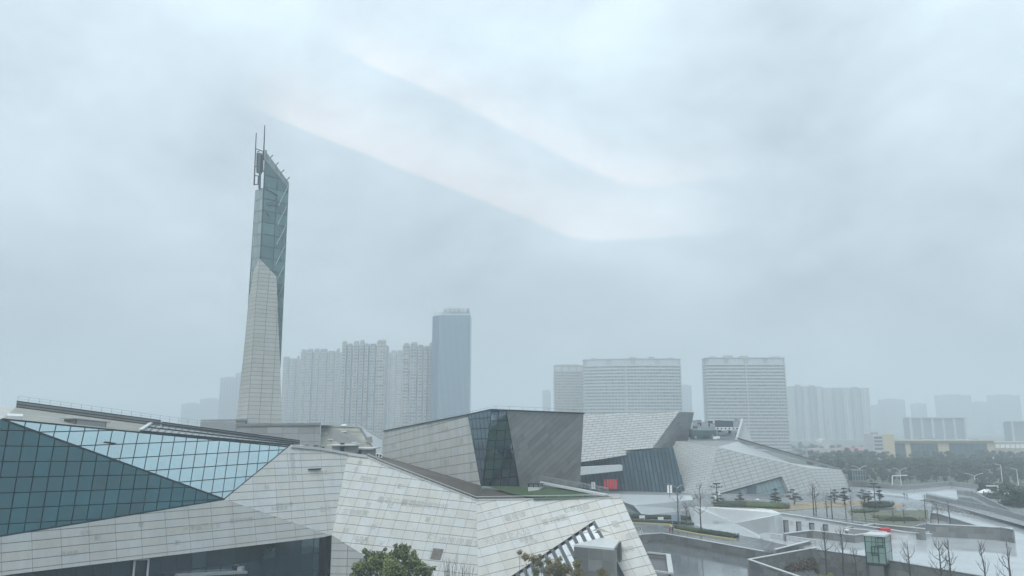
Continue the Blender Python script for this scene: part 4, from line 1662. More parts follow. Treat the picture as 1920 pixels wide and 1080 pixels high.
def silhouette(label, rects, Y, name='distant_tower', m=FAR):
    """far tower dissolving in the haze: stepped body, window strips"""
    x0 = min(r[0] for r in rects)
    root = thing(name, (X(x0, Y), Y, -11), label, 'tower block')
    win = MB()
    for (a, b, yt) in rects:
        xa, xb = X(a, Y), X(b, Y)
        top = P((a + b) / 2, yt, Y).z
        MB().prism([Vector((xa, Y, -11)), Vector((xb, Y, -11)), Vector((xb, Y + 20, -11)), Vector((xa, Y + 20, -11))], Z * (top + 11)).build('wall', m, root)
        MB().box(((xa + xb) / 2, Y + 10, top), (xb - xa) * .5, 8, 2.6).build('lift_housing', m, root)
        n = max(2, int((xb - xa) / 7))
        for k in range(n):
            win.box((xa + (xb - xa) * (k + .5) / n, Y - .05, 3), (xb - xa) / n * .45, .1, top - 8)
    win.build('window_strip', mat('far_glass', (.12, .14, .17), rough=.3, nvar=.03), root)


silhouette('faint grey stepped tower left of the tall stone tower', [(408, 436, 708), (436, 462, 699)], 1800)
silhouette('very faint low block at the far left of the skyline beside the stepped tower', [(338, 372, 757), (372, 410, 748)], 2300)
silhouette('thin faint tower peeking out left of the tan apartment block', [(1018, 1033, 732)], 2300)
silhouette('thin faint tower peeking out right of the long curved block', [(1281, 1299, 723)], 2100)
silhouette('faint domed grey tower right of the white ribbed pair', [(1641, 1662, 760), (1655, 1700, 749)], 2300)
silhouette('faint grey tower behind the pale framed office', [(1716, 1740, 757), (1763, 1826, 741)], 2400)
silhouette('faint wide tower at the right edge of the skyline', [(1862, 1918, 741)], 2400)
silhouette('faint lower tower left of the wide one at the right edge', [(1828, 1858, 754)], 2500)

hill = MB()
hp = []
for k in range(41):
    t = k / 40
    x = -560 + 520 * t
    hp.append((x * 1.6, 2400, max(-9, 95 * math.exp(-((t - .62) / .22) ** 2) + 4 * math.sin(k * 1.7))))
for i in range(40):
    (x0, y0, z0), (x1, y1, z1) = hp[i], hp[i + 1]
    hill.poly([(x0, y0, -10.1), (x1, y1, -10.1), (x1, y1, z1), (x0, y0, z0)]).poly([(x0, y0, z0), (x1, y1, z1), (x1, y1 + 250, -10.1), (x0, y0 + 250, -10.1)])
structure('hills', hill, mat('hill_wood', (.05, .07, .05), nvar=.2, nscale=.05))

# pale framed office and low commercial strip beyond the wood
Y = 1150
fo = thing('framed_office', (X(1706, Y), Y, -11), 'pale office block with broad white vertical piers beyond the cream shops', 'office block')
xa, xb, top = X(1706, Y), X(1810, Y), P(1758, 784, Y).z
MB().prism([Vector((xa, Y + 1, -11)), Vector((xb, Y + 1, -11)), Vector((xb, Y + 20, -11)), Vector((xa, Y + 20, -11))], Z * (top + 11)).build('wall', mat('blue_grey_wall', (.20, .24, .28), nvar=.04), fo)
for k in range(6):
    MB().box((xa + (xb - xa) * (k + .05) / 5.1, Y, -11), 3.0, 2.4, top + 11).build('pier', APT_W, fo)
MB().box(((xa + xb) / 2, Y + 5, top), xb - xa + 3, 14, 1.5).build('roof_slab', APT_W, fo)
Y = 1100
fo2 = thing('framed_office', (X(1896, Y), Y, -11), 'small pale framed block cut by the right edge of the picture', 'office block')
xa, xb, top = X(1897, Y), X(1945, Y), P(1900, 791, Y).z
MB().prism([Vector((xa, Y + 1, -11)), Vector((xb, Y + 1, -11)), Vector((xb, Y + 20, -11)), Vector((xa, Y + 20, -11))], Z * (top + 11)).build('wall', mat('blue_grey_wall', (.20, .24, .28)), fo2)
for k in range(3):
    MB().box((xa + (xb - xa) * k / 2, Y, -11), 2.2, 2.4, top + 11).build('pier', APT_W, fo2)
MB().box(((xa + xb) / 2, Y + 5, top), xb - xa + 3, 14, 1.6).build('roof_slab', APT_W, fo2)

Y = 660
ch = thing('cream_building', (X(1634, Y), Y, -11), 'cream four storey building with grey ribbon windows above the trees', 'building')
xa, xm, xb, top = X(1634, Y), X(1653, Y), X(1673, Y), P(1650, 814, Y).z
MB().prism([Vector((xa, Y, -11)), Vector((xm, Y, -11)), Vector((xm, Y + 16, -11)), Vector((xa, Y + 16, -11))], Z * (top + 11)).build('wall', APT_W, ch)
MB().prism([Vector((xm + .01, Y - .6, -11)), Vector((xb, Y - .6, -11)), Vector((xb, Y + 16, -11)), Vector((xm + .01, Y + 16, -11))], Z * (top + 11)).build('wall', CREAM, ch)
for k in range(4):
    z = top - 4.0 - k * 3.1
    MB().box(((xa + xm) / 2, Y - .05, z), (xm - xa) * .8, .1, 1.9).build('window', APT_D, ch)
MB().box(((xa + xm) / 2, Y + 6, top), 5, 5, 1.2).build('roof_parapet', FAR, ch)
ml = thing('shopping_hall', (X(1673, Y), Y, -11), 'long low cream hall with two wide dark glass fronts beyond the trees', 'shopping hall')
xa, xb, top = X(1674, Y), X(1862, Y), P(1770, 827, Y).z
MB().prism([Vector((xa, Y + 2, -11)), Vector((xb, Y + 2, -11)), Vector((xb, Y + 30, -11)), Vector((xa, Y + 30, -11))], Z * (top + 11)).build('wall', CREAM, ml)
for (a, b) in ((1675, 1697), (1707, 1758), (1779, 1850)):
    wa, wb = X(a, Y), X(b, Y)
    MB().prism([Vector((wa, Y + 1.9, -11)), Vector((wb, Y + 1.9, -11)), Vector((wb - 1, Y + 1.9, top - 2.2)), Vector((wa - 1, Y + 1.9, top - 2.2))], Vector((0, .09, 0))).build('window', mat('hall_glass', (.035, .06, .075), rough=.2, nvar=.08), ml)
    for k in range(1, 6):
        MB().box((wa + (wb - wa) * k / 6, Y + 1.8, -11), .2, .15, top + 8.7).build('mullion', FAR, ml)
MB().box(((xa + xb) / 2, Y + 3, top), xb - xa + 1, 8, 1.0).build('fascia', mat('fascia_tan', (.50, .45, .36), nvar=.04), ml)
for k in range(16):
    MB().box((xa + (xb - xa) * RC.uniform(.05, .95), Y + RC.uniform(6, 20), top), RC.uniform(1, 4), 2, RC.uniform(.8, 2.2)).build('roof_unit', APT, ml)
mg = thing('shopping_gallery', (X(1864, Y), Y, -11), 'pale tan gallery with a row of white panels at the right edge beyond the trees', 'shopping hall')
xa, xb, top = X(1864, Y), X(1960, Y), P(1900, 829, Y).z
MB().prism([Vector((xa, Y + 4, -11)), Vector((xb, Y + 4, -11)), Vector((xb, Y + 26, -11)), Vector((xa, Y + 26, -11))], Z * (top + 11)).build('wall', APT_T, mg)
for k in range(7):
    MB().box((xa + 3 + k * 4.4, Y + 3.9, top - 5.2), 3.6, .2, 3.2).build('panel', WHITE, mg)
Y = 860
rr_ = thing('red_roofed_hall', (X(1478, Y), Y, -11), 'low pale hall with a faded red metal roof below the white tower blocks', 'hall')
xa, xb, top = X(1515, Y), X(1632, Y), P(1570, 845, Y).z
MB().prism([Vector((xa, Y, -11)), Vector((xb, Y, -11)), Vector((xb, Y + 20, -11)), Vector((xa, Y + 20, -11))], Z * (top + 11)).build('wall', APT, rr_)
xr = X(1578, Y)
MB().hexa([Vector((xr, Y - 1, top)), Vector((xb - 2, Y - 1, top)), Vector((xb - 2, Y + 20, top)), Vector((xr, Y + 20, top))], [Vector((xr + 1, Y + 6, top + 4)), Vector((xb - 3, Y + 6, top + 4)), Vector((xb - 3, Y + 12, top + 4)), Vector((xr + 1, Y + 12, top + 4))]).build('roof', mat('faded_red_roof', (.36, .15, .16), rough=.7, nvar=.08), rr_)
MB().box(((xa + xr) / 2, Y + 8, top), xr - xa, 10, 2.2).build('roof', mat('pink_grey_roof', (.42, .33, .32), nvar=.06), rr_)
for k in range(8):
    MB().box((xa + (xb - xa) * (k + .5) / 8, Y - .05, top - 4.5), 4.5, .1, 2.2).build('window', APT_D, rr_)
lh = thing('low_white_house', (X(1535, 980), 980, -11), 'low white house with a rounded gable behind the red roofed hall', 'house')
xa, xb = X(1536, 980), X(1556, 980)
top = P(1546, 832, 980).z
MB().prism([Vector((xa, 980, -11)), Vector((xb, 980, -11)), Vector((xb, 1000, -11)), Vector((xa, 1000, -11))], Z * (top + 11)).build('wall', APT_W, lh)
MB().tube([Vector(((xa + xb) / 2, 979, top)), Vector(((xa + xb) / 2, 1000, top))], (xb - xa) * .45, 14).build('gable', APT_W, lh)
MB().box(((xa + xb) / 2, 979.9, top - 5), 4, .1, 3).build('window', APT_D, lh)

# ------------------------------------------------------------------ square, pools and walls
ZR, ZP, ZG = 1.2, 3.0, 4.5


def slab(name, pts, z, m, zb=-3.0):
    return structure(name, MB().prism([Vector((p.x, p.y, zb)) for p in pts], Z * (z - zb)), m)


def gpx(pxs, z):
    return [G(x, y, z) for x, y in pxs]


RTOP = [(1195, 1003), (1241, 1000.5), (1432, 1034), (1450, 1038)]
road_pts = gpx([(1100, 1012), (1195, 1004), (1241, 1001), (1432, 1035), (1470, 1037)], ZR) + gpx([(1560, 1012), (1440, 1000), (1330, 985), (1298, 955), (1100, 955)], ZR)
slab('road', road_pts, ZR, WET_D)
# the near pool
structure('pool_water', MB().poly(gpx([(1150, 1030), (1200, 1019), (1241, 1015), (1428, 1049), (1500, 1040), (1560, 1110), (1180, 1140)], -.015)), POOL)
# the big wet square and its upper part
sq_pts = gpx([(1502, 1028), (1622, 1044), (1930, 1097), (2150, 1120), (2150, 935), (1900, 925), (1745, 938), (1720, 962), (1560, 980), (1425, 1000), (1430, 1012)], ZP)
slab('wet_square', sq_pts, ZP, WET)
# pale podium fold in front of the library and garden deck
slab('garden_deck', gpx([(1292, 949), (1450, 963), (1700, 990), (1742, 982), (1748, 944), (1690, 930), (1610, 922), (1480, 926), (1310, 926)], ZG), ZG, WET_D, zb=ZP - .5)
slab('library_terrace', gpx([(1080, 902), (1320, 922), (1302, 934), (1130, 926), (1080, 920)], 3.85), 3.85, CONC, zb=0)
structure('dry_lawn', MB().poly(gpx([(1330, 952), (1345, 941), (1480, 943), (1620, 938), (1690, 944), (1690, 953), (1600, 949), (1560, 951), (1450, 959)], ZG + .03)), DRY)
structure('planted_slope', MB().poly(gpx([(1588, 958), (1740, 956), (1742, 976), (1700, 988), (1600, 975)], ZG + .04)), mat('slope_grass', (.12, .13, .09), rough=.9, nvar=.4, nscale=.6, bump=1.0, bscale=3))
structure('garden_path', MB().poly(gpx([(1450, 960), (1560, 953), (1600, 951), (1588, 958), (1600, 975), (1470, 965)], ZG + .05)), CONC)


def stone_wall(name, label, tops, zb, th=.45, m=WALLST, cu=2.4, cv=1.1, cop=CONC_L, cop_w=.38, away=1, cat='wall', lim=120, limit_z=None):
    root = thing(name, (tops[0].x, tops[0].y, zb if not isinstance(zb, (list, tuple)) else zb[0]), label, cat)
    core, pn = MB(), Panels(lim)
    for i, (a, b) in enumerate(zip(tops, tops[1:])):
        z0 = zb if not isinstance(zb, (list, tuple)) else zb[i]
        t = (b - a)
        t.z = 0
        t.normalize()
        n = facing(Vector((t.y, -t.x, 0)), a)
        la, lb = Vector((a.x, a.y, z0)), Vector((b.x, b.y, z0))
        bk_ = -n * th
        core.hexa([la, lb, lb + bk_, la + bk_], [a, b, b + bk_, a + bk_])
        F = Facade((a, n)).frame(la, la + t, la, la + Z)
        q = [la, lb, b, a]
        pn.add(F, F.cells(q, cu, cv, joint=.07, stagger=.5), m, lift=.04)
        if cop:
            MB().hexa([a + n * .12 + Z * .004, b + n * .12 + Z * .004, b - n * cop_w + Z * .004, a - n * cop_w + Z * .004], [a + n * .12 + Z * .14, b + n * .12 + Z * .14, b - n * cop_w + Z * .14, a - n * cop_w + Z * .14]).build('coping', cop, root)
    core.build('wall_core', JOINT, root)
    pn.build('stone_block', root)
    return root


def gz(px, py, z):
    return G(px, py, z)


stone_wall('pool_wall', 'grey stone parapet between the wet road and the rippled pool', gpx([(1100, 1012), (1197, 1003), (1241, 1000), (1432, 1034.5)], 1.95), -.4, th=.4)
stone_wall('court_wall', 'grey stone wall with pale coping coming to a sharp corner over the pool', gpx([(1531, 1027), (1404, 1050), (1512, 1087)], ZP + .15), [-.4, -.6], th=.4)
stone_wall('retaining_wall', 'long dark retaining wall of stone blocks below the wet square and glass lift', gpx([(1502, 1027.5), (1622, 1044), (1930, 1096.5)], ZP + .05), -3.15, th=.5, cop=WALLST, cop_w=.3, cv=1.2)
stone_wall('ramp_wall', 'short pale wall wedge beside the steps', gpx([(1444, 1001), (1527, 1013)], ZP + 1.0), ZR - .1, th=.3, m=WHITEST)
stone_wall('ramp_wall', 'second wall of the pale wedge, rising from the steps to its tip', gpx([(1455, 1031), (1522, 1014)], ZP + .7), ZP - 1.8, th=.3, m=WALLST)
stone_wall('planter_wall', 'low bent grey wall in front of the white wall with four doorways', gpx([(1471, 1001), (1522, 995), (1602, 1004), (1640, 999)], ZP + 1.5), ZP - .05, th=.35)
stone_wall('planter_wall', 'dark low wall running to the red box behind the glass lift', gpx([(1586, 991), (1662, 998)], ZP + 1.9), ZP - .05, th=.3, m=STONE_DARK)
stone_wall('planter_wall', 'low grey wall slanting from the white wall towards the red box', gpx([(1586, 990), (1638, 983)], ZP + 2.0), ZP - .05, th=.3)
stone_wall('planter_wall', 'grey wall with pale coping right of the red box', gpx([(1640, 983), (1734, 992)], ZP + 2.3), ZP - .05, th=.35)
stone_wall('planter_wall', 'long low grey wall with the white bench before it', gpx([(1742, 983), (1850, 988), (1899, 991)], ZP + 2.6), ZP - .05, th=.4)
stone_wall('planter_wall', 'short low wall behind the right end of the long one', gpx([(1871, 988), (1899, 993)], ZP + 2.7), ZP - .05, th=.3)
tri = thing('wedge_wall', tuple(G(1740, 984, ZP)), 'grey concrete wall sloping down to a point between the two wet squares', 'wall')
w0_, w1_, w2_ = P(1718, 962, 205), P(1758, 963, 200), P(1842, 989, 178)
wb = MB()
for a, b in ((w0_, w1_), (w1_, w2_)):
    b0 = max(b.z, ZP + .1)
    wb.hexa([Vector((a.x, a.y, ZP - .05)), Vector((b.x, b.y, ZP - .05)), Vector((b.x, b.y + .6, ZP - .05)), Vector((a.x, a.y + .6, ZP - .05))], [a, Vector((b.x, b.y, b0)), Vector((b.x, b.y + .6, b0)), a + Vector((0, .6, 0))])
wb.build('wall', CONC, tri)
MB().bar(w1_ + Z * .06, Vector((w2_.x, w2_.y, max(w2_.z, ZP + .2))) + Z * .06, .5, .12).bar(w0_ + Z * .06, w1_ + Z * .06, .5, .12).build('coping', STEEL, tri)

# folded white stone wall with doorways; facet tones paint in light and shade
fw_ = thing('folded_stone_wall', tuple(G(1425, 1005, ZP)), 'angular white stone wall folded like paper with four dark doorways', 'wall')
va_ = dict(a=G(1290, 950, 4.9), b=G(1305, 951, 5.3), c=G(1452, 967, 7.0), d=G(1378, 981, 3.0), e=G(1326, 992, ZR), f=G(1428, 1011, ZR), e2=G(1299, 983, ZR), h=G(1466, 962.5, 7.2), k=G(1702, 998, 4.5), k2=G(1746, 1001.5, 4.0))
ba = Vector((0, 7, 0))
fs_ = MB()
fs_.poly([va_['b'], va_['d'], va_['c'], va_['h'], va_['h'] + ba, va_['b'] + ba * .3])
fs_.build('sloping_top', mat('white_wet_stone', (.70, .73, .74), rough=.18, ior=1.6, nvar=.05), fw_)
dj = va_['d']
gl_ = [Vector((va_['k2'].x, va_['k2'].y, ZP - .05))]
wall_base = G(1440, 1003.5, ZP - .05)
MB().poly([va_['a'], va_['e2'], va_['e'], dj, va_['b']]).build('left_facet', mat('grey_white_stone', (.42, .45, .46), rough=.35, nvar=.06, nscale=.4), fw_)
MB().poly([dj, va_['e'], va_['f']]).build('lower_facet', mat('shaded_white_stone', (.40, .43, .44), rough=.35, nvar=.08, nscale=.4), fw_)
kb = Vector((va_['k2'].x, va_['k2'].y, ZP - .1))
pw_ = plane(va_['c'], va_['k'], va_['c'] - Z + Vector((0, -.04, 0)))
front = [va_['c'], va_['h'], va_['k'], va_['k2'], kb, Vector((va_['c'].x, va_['c'].y, ZR))]
MB().poly([dj, va_['f'], Vector((va_['c'].x, va_['c'].y, ZR)), va_['c']]).build('middle_facet', WHITEST, fw_)
wfp = plane(va_['h'], va_['k'], va_['h'] - Z)
wq = [va_['c'], va_['h'], va_['k'], va_['k2']]
fbm = MB()
for a, b in ((va_['c'], va_['h']), (va_['h'], va_['k']), (va_['k'], va_['k2'])):
    fbm.hexa([Vector((a.x, a.y, ZR)), Vector((b.x, b.y, ZR)), Vector((b.x, b.y + .8, ZR)), Vector((a.x, a.y + .8, ZR))], [a, b, b + Vector((0, .8, 0)), a + Vector((0, .8, 0))])
fbm.build('wall', WHITEST, fw_)
MB().bar(va_['h'] + Z * .05, va_['k'] + Z * .05, .9, .12).bar(va_['k'] + Z * .05, va_['k2'] + Z * .05, .9, .12).build('coping', CONC_L, fw_)
wn_ = facing(wfp[1], va_['h'])
for x0 in (1469.5, 1493.5, 1518, 1544):
    pl_ = (wfp[0] + wn_ * .03, wfp[1])
    yt = 976 + (x0 - 1469) * .104
    a, b = PL(x0, yt + 20, pl_), PL(x0 + 10, yt + 20, pl_)
    t_ = PL(x0, yt, pl_)
    za = ZP - .05
    qd = [Vector((a.x, a.y, za)), Vector((b.x, b.y, za)), Vector((b.x, b.y, t_.z)), Vector((a.x, a.y, t_.z))]
    o = MB().prism(qd, wn_ * .02).build('doorway', mat('door_shade', (.20, .22, .23), rough=.5, nvar=.1), fw_)
    tt = (b - a).normalized()
    o2 = MB().bar(qd[0] + tt * .15 + wn_ * .04, qd[3] + tt * .15 + wn_ * .04, .28, .05, up=wn_)
    o2.bar(qd[3] + wn_ * .04, qd[2] + wn_ * .04, .2, .05, up=wn_)
    o2.build('door_frame', BLACKM, o)
fww = Facade(wfp).frame(va_['h'], va_['k'], va_['h'] - Z, va_['h'])
for x, y, s, txt in ((1556, 982, .9, '山語水意'), (1480, 984, 1.1, '書'), (1509, 975, 1.3, '圖'), (1503, 987, .8, '石文')):
    lettering(txt, fww, PL(x, y, wfp), s, CARVE, fw_, h=.012)
lfp = Facade(plane(va_['a'], va_['e'], dj)).px(((1310, 975), (1350, 979)), ((1340, 985), (1340, 965)))
lettering('圖書工文', lfp, PL(1336, 977.5, (lfp.o, lfp.n)), .9, CARVE, fw_, h=.012)

# pale podium fold left of it; light and shade painted into its facets
pf_ = thing('podium_wall', tuple(G(1240, 966, ZR)), 'pale folded podium wall between the road hedge and the library steps', 'wall')
q1, q2, q3, q4 = G(1110, 926, 4.0), G(1300, 937, 4.0), G(1188, 948, 4.0), G(1150, 934, 4.0)
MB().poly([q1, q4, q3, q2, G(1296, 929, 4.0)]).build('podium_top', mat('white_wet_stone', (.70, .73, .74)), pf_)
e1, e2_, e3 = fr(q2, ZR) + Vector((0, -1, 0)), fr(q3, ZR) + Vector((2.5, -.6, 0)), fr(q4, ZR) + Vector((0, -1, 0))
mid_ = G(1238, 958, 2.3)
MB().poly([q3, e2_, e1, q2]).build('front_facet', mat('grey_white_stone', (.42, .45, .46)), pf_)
MB().poly([q4, e3, e2_, q3]).build('side_facet', mat('shaded_white_stone', (.30, .33, .34)), pf_)
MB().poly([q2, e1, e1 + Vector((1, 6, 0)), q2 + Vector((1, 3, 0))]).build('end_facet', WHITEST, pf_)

# sunken light well by the museum's toe
lw_ = thing('light_well', tuple(G(1235, 1070, 0)), 'sunken stairwell with pale coping at the museum toe beside the pool', 'stairwell')
k1, k2, k3 = G(1214, 1036, .9), G(1253, 1040, .9), G(1258, 1075, .9)
MB().bar(k1, k2, .45, .3).bar(k2, k3, .95, .35).bar(k3, G(1205, 1068, .9), .5, .3).build('coping', CONC_L, lw_)
MB().hexa([fr(k1, -2.5), fr(k2, -2.5), fr(k2, -2.5) + Vector((0, .4, 0)), fr(k1, -2.5) + Vector((0, .4, 0))], [k1, k2, k2 + Vector((0, .4, 0)), k1 + Vector((0, .4, 0))]).hexa([fr(k2, -2.5), fr(k3, -2.5), fr(k3, -2.5) + Vector((.4, 0, 0)), fr(k2, -2.5) + Vector((.4, 0, 0))], [k2, k3, k3 + Vector((.4, 0, 0)), k2 + Vector((.4, 0, 0))]).build('wall', STONE_DARK, lw_)
MB().poly([fr(k1, .06), fr(k2, .06), fr(k3, .06), fr(G(1205, 1068, .9), .06)]).build('stair_floor', mat('dark_tiles', (.10, .10, .105), rough=.4, nvar=.12), lw_)
hr = MB()
a, b = G(1199, 1069, 1.1), G(1214, 1081, 1.1)
for o_ in (0, .45, .9):
    hr.bar(a + Z * o_, b + Z * o_, .07)
hr.bar(a - Z * .6, a + Z * .9, .08).bar(b - Z * .6, b + Z * .9, .08)
hr.build('hand_rail', WHITE, lw_)
# steps with rail at the end of the pool wall
stp_ = thing('stone_steps', tuple(G(1470, 1040, ZR)), 'dark stone steps with a steel rail at the end of the pool wall', 'steps')
s0_, s1_ = G(1452, 1040, ZR), G(1505, 1036, ZR)
for k in range(5):
    d = Vector((.2, .55, 0)) * k
    MB().prism([s0_ + d, s1_ + d, s1_ + d + Vector((.2, .5, 0)), s0_ + d + Vector((.2, .5, 0))], Z * (.18 + .17 * k)).build('step', STONE_DARK, stp_)
sr = MB()
a, b = G(1432, 1040, ZR) , G(1449, 1024, ZR + .9)
for o_ in (.45, .75, 1.05):
    sr.bar(a + Z * o_, b + Z * o_, .07)
for k in range(5):
    p = a.lerp(b, k / 4)
    sr.bar(p, p + Z * 1.05, .06)
sr.build('hand_rail', STEEL, stp_)

# glass lift housing
lift = thing('glass_lift_box', tuple(G(1645, 1060, ZP)), 'green glass lift box with white roof on the edge of the retaining wall', 'lift shaft')
la, lb2, lc = G(1625, 1055, ZP - .3), G(1662, 1058, ZP - .3), G(1673, 1052, ZP - .3)
ld = la + (lc - lb2)
LH = 4.7
sh = lambda p, z: p + Z * z
lgp = Panels(80)
for a, b, cu in ((la, lb2, 1.25), (lb2, lc, 1.3), (ld, la, 1.3)):
    t = (b - a).normalized()
    n = Vector((t.y, -t.x, 0))
    F = Facade((a, facing(n, a))).frame(a, b, a, a + Z)
    lgp.add(F, F.cells([a, b, sh(b, LH), sh(a, LH)], (b - a).length / 3.001, 1.85, joint=.09), GLASS_G, lift=.04)
lgp.build('glass_pane', lift)
MB().prism([la, lb2, lc, ld], Z * LH).build('glazing_core', mat('lift_interior', (.03, .07, .07), rough=.2, ior=1.5, nvar=.15, nscale=.6), lift)
MB().prism([sh(p, LH + .004) + (p - (la + lc) / 2).normalized() * .25 for p in (la, lb2, lc, ld)], Z * .3).build('roof', CONC_L, lift)
for p in (la, lb2, lc):
    MB().bar(p, sh(p, LH), .16).build('corner_post', mat('dark_green_metal', (.02, .06, .06), rough=.4, nvar=.02), lift)
lf = MB()
F = Facade((la, facing(Vector(((lb2 - la).y, -(lb2 - la).x, 0)).normalized(), la))).frame(la, lb2, la, la + Z)
WL = (lb2 - la).length
for (a0, b0_, a1, b1_) in ((.55, .6, .55, .95), (.9, .6, .9, .98), (.55, .62, .95, .62), (.3, .3, .3, .62), (.3, .3, .62, .3), (.62, .05, .62, .62), (.3, .62, .62, .62), (.3, .36, .62, .36), (.62, .95, .9, .95), (.47, .36, .47, .62), (.62, .68, .9, .68)):
    lf.bar(F.pt(a0 * WL, b0_ * LH, .08), F.pt(a1 * WL, b1_ * LH, .08), .14, .06, up=F.n)
lf.build('door_frame', MATS['dark_green_metal'], lift)
MB().prism([sh(p, -.35) + (p - (la + lc) / 2).normalized() * .15 for p in (la, lb2, lc, ld)], Z * .34).build('base_slab', BLACKM, lift)
pi_ = [Vector((p.x, p.y - .05, -3.1)) for p in (la.lerp(lb2, .1), la.lerp(lb2, .85))]
pdir = (lb2 - la).normalized()
MB().prism([pi_[0], pi_[1], pi_[1] + Vector((.3, 1.6, 0)), pi_[0] + Vector((.3, 1.6, 0))], Z * 5.4).build('pier', WALLST, lift)

# bridge ramp at the right
br_ = thing('bridge_ramp', tuple(G(1800, 935, ZP)), 'concrete bridge ramp with solid parapets descending to the right', 'bridge')
zb_ = 3.9
deck = MB().poly(gpx([(1590, 912), (1690, 918), (1785, 910), (1832, 917), (1826, 928), (1890, 962), (1935, 975), (1935, 990), (1740, 936), (1690, 940), (1600, 925)], zb_))
deck.build('deck', WET, br_)
for lab, chain, h_ in (('far', [(1576, 906), (1692, 919), (1782, 911), (1835, 917)], 1.3), ('mid', [(1796, 927), (1826, 931), (1888, 963), (1899, 968)], 1.3), ('near', [(1738, 934), (1780, 943), (1860, 960), (1935, 981)], 1.2)):
    mb, cp = MB(), MB()
    pts = gpx(chain, zb_)
    for a, b in zip(pts, pts[1:]):
        mb.prism([a, b, b + Vector((0, .5, 0)), a + Vector((0, .5, 0))], Z * h_)
        cp.bar(a + Z * (h_ + .3) + Vector((0, .25, 0)), b + Z * (h_ + .3) + Vector((0, .25, 0)), .18)
        n = max(2, int((b - a).length / 2.5))
        for k in range(n + 1):
            p = a.lerp(b, k / n) + Vector((0, .25, 0))
            cp.bar(p + Z * h_, p + Z * (h_ + .3), .12)
    mb.build('parapet', CONC, br_)
    cp.build('parapet_rail', STEEL, br_)
MB().poly(gpx([(1800, 932), (1822, 934), (1875, 962), (1845, 955), (1790, 940)], zb_ + .03)).build('planting_bed', mat('dark_bed', (.05, .065, .055), nvar=.2), br_)
stud = MB()
for k in range(24):
    p = gpx([(1742, 946)], zb_)[0].lerp(G(1905, 975, ZP + .4), k / 23)
    stud.box((p.x, p.y - 1.0, ZP), .5, .5, .55)
stud.build('kerb_post', CONC, br_, 'stuff')
MB().hexa(gpx([(1738, 938), (1935, 985)], zb_ - .02) + [p + Vector((0, .5, 0)) for p in gpx([(1738, 938), (1935, 985)], zb_ - .02)][::-1], [fr(p, ZP) for p in gpx([(1738, 938), (1935, 985)], zb_)] + [fr(p, ZP) + Vector((0, .5, 0)) for p in gpx([(1738, 938), (1935, 985)], zb_)][::-1]).build('abutment', CONC, br_)

# ------------------------------------------------------------------ vegetation


def leaf_crown(blobs, n, size, r, flat=.6, seed=0):
    rr = random.Random(seed)
    verts, faces = [], []
    tot = sum(b[3] ** 2 * 1.0 for b in blobs)
    for (bx, by, bz, br__, *sq) in blobs:
        sq = sq[0] if sq else (1, 1, .8)
        for _ in range(int(n * br__ ** 2 / tot)):
            while True:
                d = Vector((rr.gauss(0, 1), rr.gauss(0, 1), rr.gauss(0, 1)))
                if d.length > .01:
                    d.normalize()
                    break
            nz = .75 + .5 * noise.noise(d * 2.1 + Vector((bx, by, bz)))
            rad_ = br__ * nz * (rr.random() ** .35)
            c = Vector((bx + d.x * rad_ * sq[0], by + d.y * rad_ * sq[1], bz + d.z * rad_ * sq[2]))
            nrm = (d + Vector((rr.uniform(-.9, .9), rr.uniform(-.9, .9), rr.uniform(-.4, 1.0)))).normalized()
            t = nrm.cross(Vector((rr.uniform(-1, 1), rr.uniform(-1, 1), rr.uniform(-1, 1)))).normalized()
            u = nrm.cross(t)
            s_ = size * rr.uniform(.6, 1.35)
            k = len(verts)
            verts += [c - t * s_, c - u * s_ * flat, c + t * s_, c + u * s_ * flat]
            faces.append((k, k + 1, k + 2, k + 3))
    return verts, faces


def limbs(mb, p, d, ln, r, depth, rr, spread=.6, n=5):
    q = p + d * ln
    mid = p.lerp(q, .5) + Vector((rr.uniform(-1, 1), rr.uniform(-1, 1), 0)) * ln * .06
    mb.tube([p, mid, q], [r, r * .8, r * .55], n, cap=False)
    if depth == 0:
        return
    for k in range(rr.choice((2, 3))):
        a = rr.uniform(0, 2 * math.pi)
        nd = (d + Vector((math.cos(a), math.sin(a), rr.uniform(.0, .4))) * spread).normalized()
        limbs(mb, q if k < 2 else mid, nd, ln * rr.uniform(.55, .8), r * .55, depth - 1, rr, spread, n)


# camphor tree in front of the museum
cam_t = thing('camphor_tree', tuple(G(738, 1085, 3)), 'rounded evergreen tree with yellow green new leaves before the museum wall', 'tree')
cx_, cy_, cz_ = cam_t.location
base0 = P(738, 1080, 122)
cam_t.location = (base0.x, 122, 0)
rr = random.Random(5)
tb = MB()
o0 = Vector((base0.x, 122, 0))
tb.tube([o0, o0 + Vector((.1, 0, 1.6)), o0 + Vector((-.1, .1, 3.2))], [.32, .26, .2], 8)
for k in range(6):
    a = k * 1.05
    limbs(tb, o0 + Z * (2.2 + .15 * k), Vector((math.cos(a), math.sin(a), .7)).normalized(), 2.2, .13, 2, rr)
tb.build('trunk', BARK, cam_t)


def at_px(px, py, Y, r):
    p = P(px, py, Y)
    return (p.x, p.y, p.z, r)


